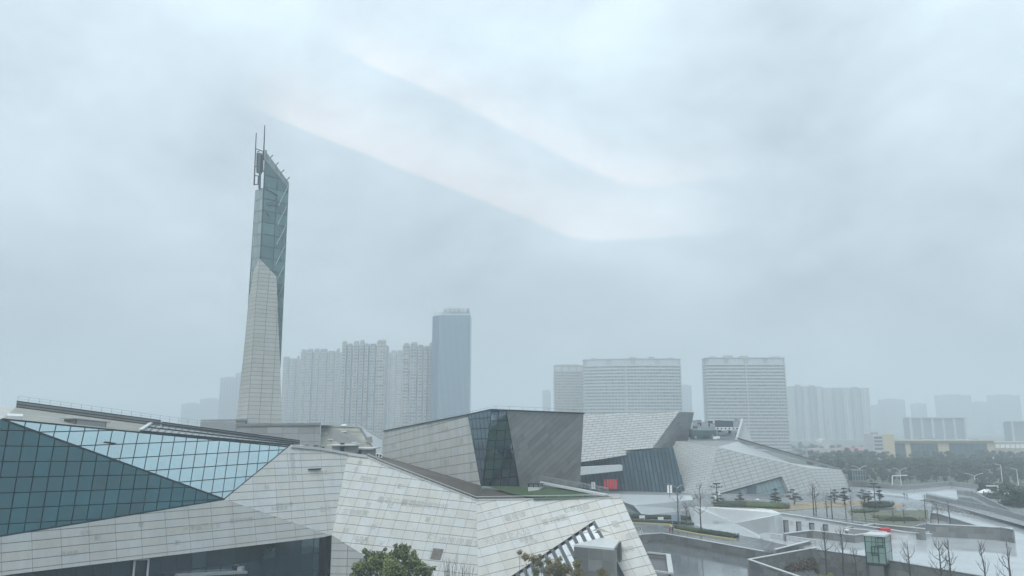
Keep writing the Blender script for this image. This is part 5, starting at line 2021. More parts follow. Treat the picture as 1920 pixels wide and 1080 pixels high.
bl = [at_px(752, 1037, 122, 1.7), at_px(730, 1048, 121.4, 1.8), at_px(770, 1052, 122.4, 1.9), at_px(700, 1055, 121, 2.1), at_px(676, 1062, 121.5, 1.5), at_px(735, 1066, 120.3, 2.6), at_px(785, 1066, 122.5, 1.9),
      at_px(692, 1040, 122.5, 1.2), at_px(757, 1027, 122.5, .95), at_px(800, 1073, 123, 1.2), at_px(745, 1090, 122, 3.2), at_px(690, 1090, 122, 2.4), at_px(795, 1092, 123, 2.0), at_px(712, 1040, 122.6, 1.0), at_px(668, 1078, 121.8, 1.2), at_px(776, 1036, 122.8, .6), at_px(742, 1023, 122.4, .5), at_px(684, 1033, 122.4, .6), at_px(812, 1066, 123, .6), at_px(722, 1030, 122.2, .45), at_px(768, 1026, 122.6, .4)]
v1_, f1_ = leaf_crown(bl, 24000, .165, 1, seed=2)
MB().mesh(v1_, f1_).build('crown', LEAF, cam_t)

# bamboo and shrubs before the porch
bam = thing('bamboo_clump', tuple(Vector((P(1000, 1060, 120).x, 120, 0))), 'yellowing bamboo clump in front of the ribbon window', 'bamboo')
bs = random.Random(9)
cul, bbl = MB(), []
for px_, py_, r_ in ((975, 1036, .5), (985, 1044, .7), (1000, 1048, .75), (1010, 1056, .9), (1028, 1052, .7), (1045, 1060, 1.0), (1060, 1066, 1.1), (1082, 1056, .8), (1030, 1070, 1.1), (1050, 1076, 1.2), (1005, 1072, .8), (1085, 1072, .9), (1075, 1088, 1.4), (1030, 1090, 1.2), (1128, 1072, .8), (1135, 1082, .9), (1050, 1048, .45), (1012, 1042, .4)):
    p = P(px_, py_, 120 + bs.uniform(-1.5, 1.5))
    bbl.append((p.x, p.y, p.z, r_, (1.0, .9, .9)))
    b0_ = Vector((p.x + bs.uniform(-1, 1) * .8, p.y, 0))
    cul.tube([b0_, b0_.lerp(p, .6) + Vector((0, 0, .4)), p + Z * r_ * .7], [.05, .04, .02], 5)
cul.build('stem', mat('bamboo_stem', (.10, .10, .05), nvar=.1), bam)
v1_, f1_ = leaf_crown([(a_, b_, c_, d_ * 1.25, e_) for a_, b_, c_, d_, e_ in bbl], 9000, .17, 1, flat=.3, seed=4)
MB().mesh(v1_, f1_).build('foliage', LEAF_B, bam)


def bare_shrub(px, py_top, Y, label, n=9, seed=1, spreadx=1.4):
    rr = random.Random(seed)
    t = P(px, py_top, Y)
    root = thing('bare_shrub', (t.x, Y, 0), label, 'shrub')
    mb = MB()
    for k in range(n):
        a = rr.uniform(0, 6.28)
        b0_ = Vector((t.x + math.cos(a) * .3, Y + math.sin(a) * .3, 0))
        e = Vector((t.x + math.cos(a) * spreadx * rr.uniform(.3, 1), Y + math.sin(a) * spreadx, t.z * rr.uniform(.75, 1)))
        m_ = b0_.lerp(e, .6)
        mb.tube([b0_, m_, e], [.05, .035, .012], 4)
        for j in range(3):
            s_ = b0_.lerp(e, rr.uniform(.45, .85))
            mb.tube([s_, s_ + Vector((rr.uniform(-.7, .7), rr.uniform(-.5, .5), rr.uniform(.6, 1.4)))], [.022, .008], 4)
    mb.build('branch', BARK, root)


bare_shrub(846, 1038, 122, 'leafless shrub of thin upright twigs right of the evergreen tree', 12, 3, 2.2)
bare_shrub(875, 1046, 121, 'fainter leafless shrub below the museum fold line', 8, 5, 1.2)


def bare_tree_mesh(seed, h=7.0):
    rr = random.Random(seed)
    mb = MB()
    pts = [Vector((0, 0, 0)), Vector((rr.uniform(-.1, .1), 0, h * .35)), Vector((rr.uniform(-.15, .15), rr.uniform(-.1, .1), h * .7)), Vector((rr.uniform(-.2, .2), 0, h))]
    mb.tube(pts, [.15, .12, .085, .02], 6, cap=False)
    for k in range(13):
        z = h * rr.uniform(.34, .93)
        i = 0 if z < h * .35 else (1 if z < h * .7 else 2)
        zs = [0, h * .35, h * .7, h]
        s_ = pts[i].lerp(pts[i + 1], (z - zs[i]) / (zs[i + 1] - zs[i]))
        a = rr.uniform(0, 6.28)
        ln = (h - z) * rr.uniform(.25, .5) + .45
        d = Vector((math.cos(a), math.sin(a), rr.uniform(.35, .9))).normalized()
        e = s_ + d * ln + Vector((0, 0, ln * .2))
        mb.tube([s_, s_ + d * ln * .5, e], [.042, .032, .011], 4, cap=False)
        for j in range(3):
            q = s_.lerp(e, rr.uniform(.4, .9))
            mb.tube([q, q + Vector((rr.uniform(-.5, .5), rr.uniform(-.5, .5), rr.uniform(.2, .8))) * .9], [.020, .010], 3, cap=False)
    return mb


protos = []
for s_ in (1, 2, 3, 4):
    mb = bare_tree_mesh(s_)
    r_ = thing('bare_tree', (0, 0, 0), 'x', 'tree', 'slender leafless trees planted round the wet square')
    mb.build('trunk', BARK, r_)
    protos.append([r_, False])
bare = [
    (1315, 903, 999, ZR, 'tall leafless tree standing by the tip of the folded white wall'),
    (1272, 918, 985, ZR, 'leafless tree beside the blue notice board on the road hedge'),
    (1288, 938, 992, ZR, 'short leafless tree between the notice board and the folded white wall'),
    (1550, 985, 1082, -3, 'leafless tree in front of the retaining wall, farthest left of the glass lift'),
    (1582, 985, 1088, -3, 'leafless tree with a kinked trunk crossing the retaining wall left of the glass lift'),
    (1604, 1028, 1080, -3, 'short leafless tree closest to the left side of the glass lift'),
    (1706, 1010, 1085, -3, 'leafless tree before the retaining wall, first right of the glass lift'),
    (1763, 1012, 1078, -3, 'thin leafless tree of a close pair well right of the glass lift, the left one'),
    (1782, 1006, 1092, -3, 'taller leafless tree of the close pair well right of the glass lift'),
    (1845, 1018, 1084, -3, 'leaning leafless tree near the lower right corner'),
    (1893, 1014, 1090, -3, 'leafless tree with long side branches in the lower right corner'),
    (1526, 905, 967, ZG, 'left one of two close leafless saplings behind the white wall'),
    (1530.5, 912, 968, ZG, 'right one of two close leafless saplings behind the white wall'),
    (1551, 928, 970, ZG, 'leafless sapling left of the paired garden pines'),
    (1561, 915, 972, ZG, 'tall leafless sapling right below the first paired garden pine'),
    (1587, 944, 973, ZG, 'short leafless sapling at the left end of the green slope'),
    (1598, 928, 975, ZG, 'tall leaning leafless sapling at the left end of the green slope'),
    (1623, 940, 976, ZG, 'leafless sapling on the green slope, left of its middle'),
    (1640, 948, 978, ZG, 'small leafless sapling in the middle of the green slope'),
    (1676, 944, 980, ZG, 'leafless sapling towards the right end of the green slope'),
    (1696, 944, 982, ZG, 'leafless sapling at the right end of the green slope'),
    (1738, 928, 985, ZP, 'dark thick leafless trunk at the corner of the wedge wall'),
    (1760, 944, 985, ZP, 'leafless tree behind the long low wall at its left end'),
    (1782, 938, 985, ZP, 'leafless tree with a spread crown behind the long low wall'),
]
for i, (x, yt, yb, z, lab) in enumerate(bare):
    b0_ = G(x, yb, z)
    if z < 0:
        yw = 1028 + (x - 1502) * .1333 if x < 1622 else 1044 + (x - 1622) * .172
        b0_ = P(x, 1075, G(x, yw, ZP).y - 6)
        b0_.z = z - .1
    h_ = P(x, yt, b0_.y).z - z
    pr_ = protos[i % 4]
    if not pr_[1]:
        o = pr_[0]
        pr_[1] = True
        o.location, o.rotation_euler, o['label'] = b0_, (0, 0, i * 1.3), lab
    else:
        o = copy_thing(pr_[0], b0_, i * 1.3, lab)
    wd = .85 + .5 * min(1, 7 / h_)
    ws = min(1.25, .55 + h_ / 14)
    o.scale = (ws, ws, h_ / 7)

# cloud pruned garden pines


def pine_proto(seed):
    rr = random.Random(seed)
    r_ = thing('garden_pine', (0, 0, 0), 'x', 'pine', 'cloud pruned pines in the garden strip')
    mb = MB()
    mb.tube([Vector((0, 0, 0)), Vector((.35, 0, 1.2)), Vector((-.15, .1, 2.4)), Vector((.1, 0, 3.8))], [.2, .17, .12, .06], 6)
    pads = [(0, 0, 4.0, .75), (-.8, .1, 3.2, .8), (.75, -.2, 2.9, .85), (-1.3, .2, 2.1, .95), (1.3, .1, 1.8, 1.0), (.2, -.5, 2.2, .9), (-.4, .6, 1.5, .9), (2.0, 0, 1.2, .7)]
    for (x, y, z, r) in pads:
        mb.tube([Vector((0, 0, z - .5)), Vector((x * .6, y * .6, z - .35)), Vector((x, y, z - .15))], [.07, .05, .03], 4)
    mb.build('trunk', BARK, r_)
    v_, f_ = leaf_crown([(x + rr.uniform(-.2, .2), y, z + rr.uniform(-.15, .15), r, (1.15, 1.15, .34)) for x, y, z, r in pads], 1500, .13, 1, flat=.5, seed=seed)
    MB().mesh(v_, f_).build('crown', LEAF_P, r_)
    return r_


pps = [pine_proto(31), pine_proto(32), pine_proto(33)]
pines = [(1346, 947, 1.0, 'small pine beside the white banner post'), (1388, 948, .95, 'narrow pine before the triangular library window'), (1455, 950, 1.25, 'spreading pine at the right foot of the triangular window'),
         (1489, 946, 1.15, 'tiered pine alone on the dry lawn edge right of the window'), (1566, 944, 1.05, 'left pine of the pair on the dry lawn'), (1584, 946, 1.2, 'right pine of the pair on the dry lawn'),
         (1620, 943, 1.0, 'pine left of the dark signal post'), (1630, 943, .9, 'pine overlapping the dark signal post on its left'), (1650, 941, 1.1, 'dense pine right of the dark signal post')]
for i, (x, y, s, lab) in enumerate(pines):
    p = G(x, y, ZG)
    s *= .92
    if i < 3:
        o = pps[i]
        o.location, o.rotation_euler, o['label'], o.scale = p, (0, 0, i * 2.0), lab, (s, s, s)
    else:
        copy_thing(pps[i % 3], p, i * 2.1, lab, s)


def hedge(label, chain, z, wd, h, m=HEDGE, name='hedge', n=2200, size=.17, seed=0, leaf=LEAF_D):
    root = thing(name, tuple(G(*chain[0], z)), label, 'hedge')
    pts = gpx(chain, z)
    body, bl = MB(), []
    rr = random.Random(seed)
    for a, b in zip(pts, pts[1:]):
        t = (b - a).normalized()
        s_ = Vector((-t.y, t.x, 0))
        if s_.y < 0:
            s_ = -s_
        prof = [(0, 0), (-.12, .35), (0, .72), (.25, .93), (.75, .93), (1, .72), (1.12, .35), (1, 0)]
        nr = max(4, int((b - a).length / 1.2))
        rings = []
        for q in range(nr + 1):
            f_ = q / nr
            tp = 1.0
            if a is pts[0]:
                tp = min(tp, .45 + f_ * nr * .3)
            if b is pts[-1]:
                tp = min(tp, .45 + (1 - f_) * nr * .3)
            jit = 1 + rr.uniform(-.07, .07)
            rings.append([a.lerp(b, f_) + s_ * (wd * .5 + (x_ - .5) * wd * tp) + Z * (z_ * h * tp * jit) for x_, z_ in prof])
        m_ = len(prof)
        body.mesh([p for r in rings for p in r], [(q * m_ + e, q * m_ + e + 1, (q + 1) * m_ + e + 1, (q + 1) * m_ + e) for q in range(nr) for e in range(m_ - 1)] + [tuple(range(m_)), tuple(range(nr * m_, nr * m_ + m_))])
        L_ = (b - a).length
        k = max(2, int(L_ / .9))
        for j in range(k + 1):
            for v in (.25, .75):
                q = a.lerp(b, j / k) + s_ * wd * v
                bl.append((q.x, q.y, z + h * .5, .5 * max(.8, wd * .5), (1, 1, h * .62 / (.5 * max(.8, wd * .5)))))
    body.build('body', m, root)
    v_, f_ = leaf_crown(bl, n, size, 1, seed=seed)
    MB().mesh(v_, f_).build('foliage', leaf, root)


hedge('dark clipped hedge along the far edge of the road under the podium', [(1150, 971), (1300, 975)], ZR, 1.8, 1.1, seed=1)
hedge('narrow olive hedge strip on the yellow kerb of the road', [(1150, 976.5), (1256, 981), (1298, 984)], ZR, 1.0, .6, seed=2, n=900)
hedge('tapering clipped hedge on the yellow kerb ending in front of the folded white wall', [(1262, 991), (1310, 999), (1378, 1009)], ZR, 1.6, 1.0, seed=3)
hedge('dark oval planter hedge before the triangular library window', [(1338, 950), (1400, 952), (1478, 955)], ZG, 3.5, 1.7, seed=4, n=2400)
hedge('clipped round shrub bed on the dry lawn below the signal post', [(1614, 950), (1645, 953), (1680, 950)], ZG, 3.2, 1.6, seed=5, n=1800)
hedge('loose dark shrubs at the right end of the green slope', [(1655, 990), (1735, 990)], ZP, 2.0, 2.6, seed=6, n=1500, leaf=LEAF_R)
hedge('small dark shrub mound on the bridge', [(1802, 927), (1822, 928)], 3.95, 1.8, 1.2, seed=7, n=500)

hedge('low mottled shrubs along the upper edge of the green slope', [(1606, 962), (1650, 960)], ZG, 2.2, .9, seed=11, n=900, leaf=LEAF)
hedge('olive groundcover patch in the middle of the green slope', [(1640, 972), (1690, 974)], ZG, 2.4, .8, seed=12, n=900, leaf=LEAF_B)
yk = MB()
for chain in ([(1150, 978.5), (1256, 984), (1264, 993), (1310, 1002), (1380, 1012.5)],):
    pts = gpx(chain, ZR)
    for a, b in zip(pts, pts[1:]):
        yk.bar(a + Z * .1, b + Z * .1, .35, .2)
structure('kerb', yk, YELLOW)


def blob_tree(name, label, cat, blobs, n, size, leaf, base, seed, group=None, trunk_h=3.0):
    root = thing(name, base, label, cat, group)
    mb = MB()
    b0_ = Vector(base)
    rr = random.Random(seed)
    mb.tube([b0_, b0_ + Z * trunk_h * .5, b0_ + Z * trunk_h], [.22, .18, .12], 6)
    for k in range(4):
        a = k * 1.6 + seed
        limbs(mb, b0_ + Z * trunk_h * .8, Vector((math.cos(a), math.sin(a), .9)).normalized(), trunk_h * .6, .09, 1, rr)
    mb.build('trunk', BARK, root)
    v_, f_ = leaf_crown(blobs, n, size, 1, seed=seed)
    MB().mesh(v_, f_).build('crown', leaf, root)
    return root


# shrub in the sunken court, golden bush at its foot
p = P(1503, 1068, 150)
blob_tree('dark_shrub', 'dusky reddish shrub spilling over the sunken court by the sharp wall corner', 'shrub', [at_px(1490, 1066, 150, 2.2), at_px(1508, 1062, 151, 2.2), at_px(1522, 1062, 151.5, 1.9), at_px(1500, 1080, 150, 2.6), at_px(1478, 1070, 149, 1.4), at_px(1524, 1052, 152, 1.2)], 4200, .15, LEAF_R, (p.x, 150, -3.1), 8)
p = P(1550, 1082, 140)
blob_tree('golden_bush', 'small bright yellow green bush cut by the bottom edge of the picture', 'bush', [at_px(1540, 1083, 140, 1.0), at_px(1558, 1081, 140, 1.0), at_px(1528, 1084, 140, .7)], 1600, .12, mat('leaf_golden', (.20, .21, .04), rough=.6, var=.4, nvar=.1), (p.x, 140, -3.1), 9, trunk_h=.9)

# dark trees along the right edge
ed = [(1842, 905, 917, 300, 5, 'dark shrub where the far bridge parapet ends'), (1868, 925, 950, 255, 6, 'dark bushy evergreen behind the sloping bridge parapet'), (1895, 928, 962, 235, 6.5, 'dark evergreen nearest the sloping bridge parapet'),
      (1912, 918, 965, 228, 7, 'large dark evergreen cut by the right edge of the picture'), (1880, 905, 935, 290, 6, 'bluish evergreen behind the dark ones by the bridge')]
for i, (x, yt, yb, Y, r_, lab) in enumerate(ed):
    t, b0_ = P(x, yt, Y), P(x, yb, Y)
    hh = t.z - b0_.z
    bl = [(t.x + RC.uniform(-.5, .5) * r_ * .8, Y + RC.uniform(-2, 2), b0_.z + hh * RC.uniform(.25, .9), r_ * RC.uniform(.4, .62)) for _ in range(11)]
    blob_tree('evergreen_tree', lab, 'tree', bl, 3000, .3, LEAF_D, (t.x, Y, -1), 40 + i, trunk_h=max(2, b0_.z + 2))

# wood beyond the square
wood_protos = []
for s_ in range(6):
    rr = random.Random(60 + s_)
    root = thing('wood_tree', (0, 0, 0), 'hazy broadleaf tree in the dark wood beyond the bridge', 'tree', 'trees of the hazy wood beyond the bridge')
    mb = MB()
    mb.tube([Vector((0, 0, 0)), Vector((0, 0, 3)), Vector((.2, 0, 6))], [.3, .24, .14], 6)
    for k in range(4):
        limbs(mb, Vector((0, 0, 3 + k * .5)), Vector((math.cos(k * 1.7), math.sin(k * 1.7), .8)).normalized(), 2.5, .1, 1, rr)
    mb.build('trunk', BARK, root)
    bl = []
    for k in range(11):
        a, q = rr.uniform(0, 6.28), rr.uniform(0, 3.0)
        bl.append((math.cos(a) * q, math.sin(a) * q, rr.uniform(3.2, 9.0) - q * .5, rr.uniform(1.3, 2.3)))
    v_, f_ = leaf_crown(bl, 2200, .32, 1, seed=s_)
    MB().mesh(v_, f_).build('crown', (LEAF_D, LEAF_D, mat('leaf_wood', (.05, .075, .045), rough=.7, var=.4, nvar=.2, hue=(.075, .09, .05)), LEAF_D)[s_ % 4], root)
    wood_protos.append(root)
used = set()
wr = random.Random(77)
spots = []
for row, (yb, x0, x1, st) in enumerate(((906, 1606, 1925, 17), (900, 1600, 1930, 16), (892, 1575, 1925, 15), (884, 1545, 1925, 14), (875, 1525, 1925, 13), (866, 1505, 1925, 13), (858, 1500, 1925, 13))):
    x = x0
    while x < x1:
        spots.append((x + wr.uniform(-5, 5), yb + wr.uniform(-3, 3), row))
        x += st * wr.uniform(.8, 1.3)
for (x, y) in ((1478, 838), (1490, 842), (1500, 840), (1512, 845), (1525, 846), (1540, 848), (1560, 846), (1585, 848), (1600, 850), (1465, 838), (1450, 836), (1575, 842), (1622, 848)):
    spots.append((x, y + 4, 8))
for i, (x, y, row) in enumerate(spots):
    p = on_ground(x, y, .0)
    s_ = wr.uniform(.68, 1.08) * (1.0 if row < 8 else 1.25)
    if row < 2:
        s_ *= .75
    j = wr.randrange(6)
    lab_ = ('dark broadleaf tree in the front row of the wood behind the bridge', 'dark broadleaf tree in the front row of the wood behind the bridge', 'hazy tree in the middle rows of the wood', 'hazy tree in the middle rows of the wood', 'hazy tree in the middle rows of the wood', 'pale hazy tree in the back rows of the wood below the cream hall', 'pale hazy tree in the back rows of the wood below the cream hall', '', 'faint tree among the low roofs below the white tower blocks')[row]
    if j not in used:
        used.add(j)
        o = wood_protos[j]
        o.location, o.rotation_euler, o.scale = p, (0, 0, wr.uniform(0, 6)), (s_ * 1.1, s_ * 1.1, s_)
        o['label'] = lab_
    else:
        copy_thing(wood_protos[j], p, wr.uniform(0, 6), lab_, (s_ * 1.1, s_ * 1.1, s_))
# white lorry and awnings glimpsed among the trees are left as low roofs
for x, y, lab in ((1850, 924, 'white tent roof glimpsed behind the bridge parapet'), (1893, 930, 'white awning half hidden among the dark evergreens')):
    p = P(x, y, 275)
    t_ = thing('white_awning', (p.x, p.y, 0), lab, 'awning')
    MB().hexa([p + Vector((-3, -1.5, 0)), p + Vector((3, -1.5, 0)), p + Vector((3, 1.5, 0)), p + Vector((-3, 1.5, 0))], [p + Vector((-.6, -.2, 1.3)), p + Vector((.6, -.2, 1.3)), p + Vector((.6, .2, 1.3)), p + Vector((-.6, .2, 1.3))]).build('canopy', WHITE, t_)
    lg_ = MB()
    for dx in (-2.9, 2.9):
        lg_.bar(Vector((p.x + dx, p.y - 1.4, 0)), p + Vector((dx, -1.4, 0)), .1)
    lg_.build('leg', STEEL, t_)

# ------------------------------------------------------------------ lamps, signs, small things


def y_lamp(label, x, yt, yb, z, arm=2.6, m=WHITE, r=.11):
    b0_ = G(x, yb, z)
    h_ = P(x, yt, b0_.y).z - z
    root = thing('street_lamp', tuple(b0_), label, 'street lamp', 'double armed street lamps')
    MB().tube([b0_, b0_ + Z * (h_ - 1)], [r * 1.4, r], 8).build('pole', m, root)
    top = b0_ + Z * (h_ - 1.1)
    for s_ in (-1, 1):
        e = top + Vector((s_ * arm, 0, 1.1))
        ao = MB().tube([top, top + Vector((s_ * arm * .5, 0, .75)), e], [r * .9, r * .7, r * .6], 6).build('arm', m, root)
        MB().bar(e - Vector((s_ * .2, 0, 0)), e + Vector((s_ * 1.0, 0, .12)), .32, .14).build('lamp_head', m, ao)
    return root


y_lamp('white double armed street lamp at the right end of the library', 1614, 874, 908, 2, 2.2)
y_lamp('white double armed street lamp in the middle of the wood edge', 1690, 878, 912, -1, 2.4)
y_lamp('white double armed street lamp behind the far bridge parapet', 1829, 888, 914, 2, 2.6)
y_lamp('double armed street lamp with a white globe before the slanted glass flank', 1271, 908, 962, ZR, 2.2, STEEL, .09)
for x, yt, yb, lab in ((1882, 872, 925, 'plain white pole among the dark trees, left of two'), (1911, 880, 922, 'plain white pole among the dark trees at the right edge')):
    b0_ = G(x, yb, 0)
    t_ = thing('flag_pole', tuple(b0_), lab, 'pole')
    top = P(x, yt, b0_.y)
    MB().tube([b0_, Vector((b0_.x, b0_.y, top.z))], [.16, .1], 8).build('pole', WHITE, t_)
    MB().bar(Vector((b0_.x, b0_.y, top.z)), Vector((b0_.x - 2.6, b0_.y, top.z + .5)), .12).build('arm', WHITE, t_)
for x0, x1, yt, yb, lab in ((1673, 1701, 892, 914, 'white cantilever gantry post left of the wood edge lamp'), (1871, 1849, 911, 927, 'white gantry arm behind the dark evergreens')):
    b0_ = G(x0, yb, 1)
    t_ = thing('gantry_post', tuple(b0_), lab, 'gantry')
    a, b = P(x0, yt, b0_.y), P(x1, yt - 1 if x1 > x0 else yt, b0_.y)
    MB().tube([b0_, a], .22, 8).build('pole', WHITE, t_)
    MB().bar(a, b, .35).build('arm', WHITE, t_)


def cross_post(label, x, yt, yb, z, banner=False):
    b0_ = G(x, yb, z)
    top = P(x, yt, b0_.y).z
    t_ = thing('signal_post', tuple(b0_), label, 'lamp post', 'dark lamp posts with crossbars')
    MB().tube([b0_, Vector((b0_.x, b0_.y, top))], .13, 8).build('pole', BLACKM, t_)
    for dz, wd in ((.25, 1.7), (1.15, 3.0)):
        co = MB().bar(Vector((b0_.x - wd / 2, b0_.y, top - dz)), Vector((b0_.x + wd / 2, b0_.y, top - dz)), .14).build('crossbar', BLACKM, t_)
        for s_ in (-1, -.45, .45, 1):
            MB().box((b0_.x + s_ * wd / 2, b0_.y, top - dz + .03), .4, .3, .28).build('flood_lamp', BLACKM, co)
    if banner:
        for s_ in (-.55, .55):
            MB().box((b0_.x + s_, b0_.y - .1, top - 4.6), .7, .05, 2.4).build('banner', WHITE, t_)


cross_post('dark lamp post with two crossbars and white banners at the library corner', 1345, 906, 944, ZG, True)
cross_post('dark lamp post with two crossbars between the garden pines', 1641, 906, 943, ZG)
b0_ = G(1256, 934, ZG)
t_ = thing('banner_post', tuple(b0_), 'post with two white hanging banners before the finned glass front', 'banner')
MB().tube([b0_, b0_ + Z * 4.2], .08, 8).build('pole', BLACKM, t_)
for s_ in (-.45, .45):
    MB().box((b0_.x + s_, b0_.y - .1, b0_.z + 1.6), .6, .05, 2.3).build('banner', WHITE, t_)
for x, y, lab in ((1204, 974, 'white barrier board on the road, the left of two'), (1239, 977, 'white barrier board on the road, the right of two')):
    b0_ = G(x, y + 1, ZR)
    t_ = thing('barrier_board', tuple(b0_), lab, 'barrier')
    MB().box((b0_.x, b0_.y, b0_.z + .45), 1.55, .08, .75).build('board', WHITE, t_)
    for s_ in (-.6, .6):
        MB().box((b0_.x + s_, b0_.y, b0_.z), .1, .45, .45).build('leg', STEEL, t_)
b0_ = G(1268, 984, ZR)
t_ = thing('notice_board', tuple(b0_), 'blue grey notice board on posts beside the road hedge', 'sign')
MB().box((b0_.x, b0_.y, b0_.z + 1.1), 2.4, .12, 1.5).build('board', mat('notice_blue', (.28, .36, .44), nvar=.15, nscale=2), t_)
for s_ in (-1, 1):
    MB().box((b0_.x + s_, b0_.y, b0_.z), .1, .1, 1.1).build('leg', STEEL, t_)
b0_ = G(1660, 1011, ZP)
t_ = thing('red_kiosk', tuple(b0_), 'small bright red box stall behind the glass lift', 'stall')
MB().box((b0_.x, b0_.y, b0_.z + .9), 2.0, 1.3, 1.3).build('cabinet', RED, t_)
for s_ in (-.85, .85):
    for s2 in (-.5, .5):
        MB().box((b0_.x + s_, b0_.y + s2, b0_.z), .1, .1, .9).build('leg', BLACKM, t_)
MB().box((b0_.x, b0_.y, b0_.z + 2.2), 2.15, 1.45, .1).build('roof', RED, t_)
MB().box((b0_.x, b0_.y - .66, b0_.z + 1.3), 1.5, .03, .55).build('opening', mat('dark_red', (.2, .02, .03)), t_)
b0_ = G(1850, 1005, ZP)
t_ = thing('white_bench', tuple(b0_), 'white slab bench with a grey plaque above it on the low wall', 'bench')
MB().box((b0_.x, b0_.y, b0_.z + .3), 2.0, .7, .16).build('seat', WHITE, t_)
for s_ in (-.75, .75):
    MB().box((b0_.x + s_, b0_.y, b0_.z), .16, .55, .3).build('leg', WHITE, t_)
b0_ = G(1400, 961, ZG)
ra_ = thing('deck_railing', tuple(G(1335, 951, ZG)), 'thin steel railing along the garden edge behind the folded white wall', 'railing')
rl_ = MB()
ch_ = gpx([(1332, 953), (1450, 963), (1560, 972), (1640, 982)], ZG)
for a, b in zip(ch_, ch_[1:]):
    n = int((b - a).length / 1.8)
    for k in range(n + 1):
        MB().bar(a.lerp(b, k / n), a.lerp(b, k / n) + Z * 1.1, .06).build('post', STEEL, ra_)
    rl_.bar(a + Z * 1.1, b + Z * 1.1, .06).bar(a + Z * .6, b + Z * .6, .04)
rl_.build('rail', STEEL, ra_)
for x, y, z, lab in ((1368, 961, ZG, 'white cube stone seat on the garden edge, left one'), (1434, 965, ZG, 'white cube stone seat on the garden edge, right one')):
    p = G(x, y, z)
    t_ = thing('cube_bench', tuple(p), lab, 'bench')
    MB().prism([p + Vector((-.35, -.35, 0)), p + Vector((.35, -.35, 0)), p + Vector((.35, .35, 0)), p + Vector((-.35, .35, 0))], Z * .5).build('block', WHITE, t_)
    MB().prism([p + Vector((-.4, -.4, .504)), p + Vector((.4, -.4, .504)), p + Vector((.4, .4, .504)), p + Vector((-.4, .4, .504))], Z * .08).build('seat_top', WHITE, t_)
p = G(1428, 957, ZG)
t_ = thing('slab_bench', tuple(p), 'white slab bench on the dry lawn before the planter hedge', 'bench')
MB().box((p.x, p.y, p.z + .3), 2.6, .6, .14).build('seat', WHITE, t_)
for s_ in (-1, 1):
    MB().box((p.x + s_, p.y, p.z), .2, .5, .3).build('leg', WHITE, t_)
# glazed pavilion and stair head behind the library
p = P(1607, 901, 295)
t_ = thing('glazed_pavilion', (p.x, p.y, 0), 'small framed glass pavilion at the right end of the library roof', 'pavilion')
MB().box((p.x, p.y, p.z), 5.0, 4, 4.0).build('glass_body', mat('hazy_glass', (.09, .13, .14), rough=.2, nvar=.08), t_)
pm_ = MB()
for k in range(6):
    pm_.box((p.x - 2.5 + k, p.y - 2.04, p.z), .12, .08, 4.0)
for z in (0, 2, 3.9):
    pm_.box((p.x, p.y - 2.06, p.z + z), 5.1, .06, .12)
pm_.build('frame', STEEL, t_)
MB().box((p.x, p.y, 0), 6.0, 5, p.z - .01).build('base', CONC, t_)

jm = MB()
for y in (945, 955, 966):
    a, b = G(1500, y, ZG + .06), G(1590, y, ZG + .06)
    jm.poly([a, b, b + Vector((0, .12, 0)), a + Vector((0, .12, 0))])
structure('paving_joint', jm, JOINT)

# ------------------------------------------------------------------ people


def person_mesh(pose, seed=0):
    """one continuous skinned body, about 1.7 m tall"""
    J = [(0, 0, .92), (0, 0, 1.15), (0, 0, 1.36), (0, 0, 1.47), (0, -.01, 1.56), (0, -.01, 1.68)]
    R_ = [.15, .135, .15, .06, .10, .075]
    E = [(0, 1), (1, 2), (2, 3), (3, 4), (4, 5)]
    st = .17 if pose == 'walk' else .03
    for s_ in (-1, 1):
        k = len(J)
        J += [(s_ * .09, 0, .86), (s_ * .10, -s_ * st * .5, .48), (s_ * .10, -s_ * st * .2 + st * .4 * (s_ > 0), .08), (s_ * .10, -s_ * st * .2 - .14, .04)]
        R_ += [.095, .068, .045, .04]
        E += [(0, k), (k, k + 1), (k + 1, k + 2), (k + 2, k + 3)]
        k = len(J)
        if pose == 'umbrella' and s_ > 0:
            J += [(.19, 0, 1.36), (.24, -.06, 1.10), (.14, -.26, 1.24), (.13, -.29, 1.30)]
        else:
            J += [(s_ * .19, 0, 1.36), (s_ * .25, s_ * st * .4, 1.10), (s_ * .25, s_ * st * .9 - .06, .86), (s_ * .25, s_ * st * .9 - .08, .77)]
        R_ += [.065, .05, .038, .04]
        E += [(2, k), (k, k + 1), (k + 1, k + 2), (k + 2, k + 3)]
    me = bpy.data.meshes.new('person')
    me.from_pydata(J, E, [])
    o = bpy.data.objects.new('person', me)
    COL.objects.link(o)
    md = o.modifiers.new('skin', 'SKIN')
    sl = me.skin_vertices[0].data
    for i, r in enumerate(R_):
        sl[i].radius = (r, r * (.75 if i < 3 else 1))
        sl[i].use_root = (i == 0)
    ss = o.modifiers.new('sub', 'SUBSURF')
    ss.levels = ss.render_levels = 1
    bpy.context.view_layer.update()
    dg = bpy.context.evaluated_depsgraph_get()
    out = bpy.data.meshes.new_from_object(o.evaluated_get(dg))
    bpy.data.objects.remove(o)
    return out


PM = {k: person_mesh(k) for k in ('walk', 'stand', 'umbrella')}


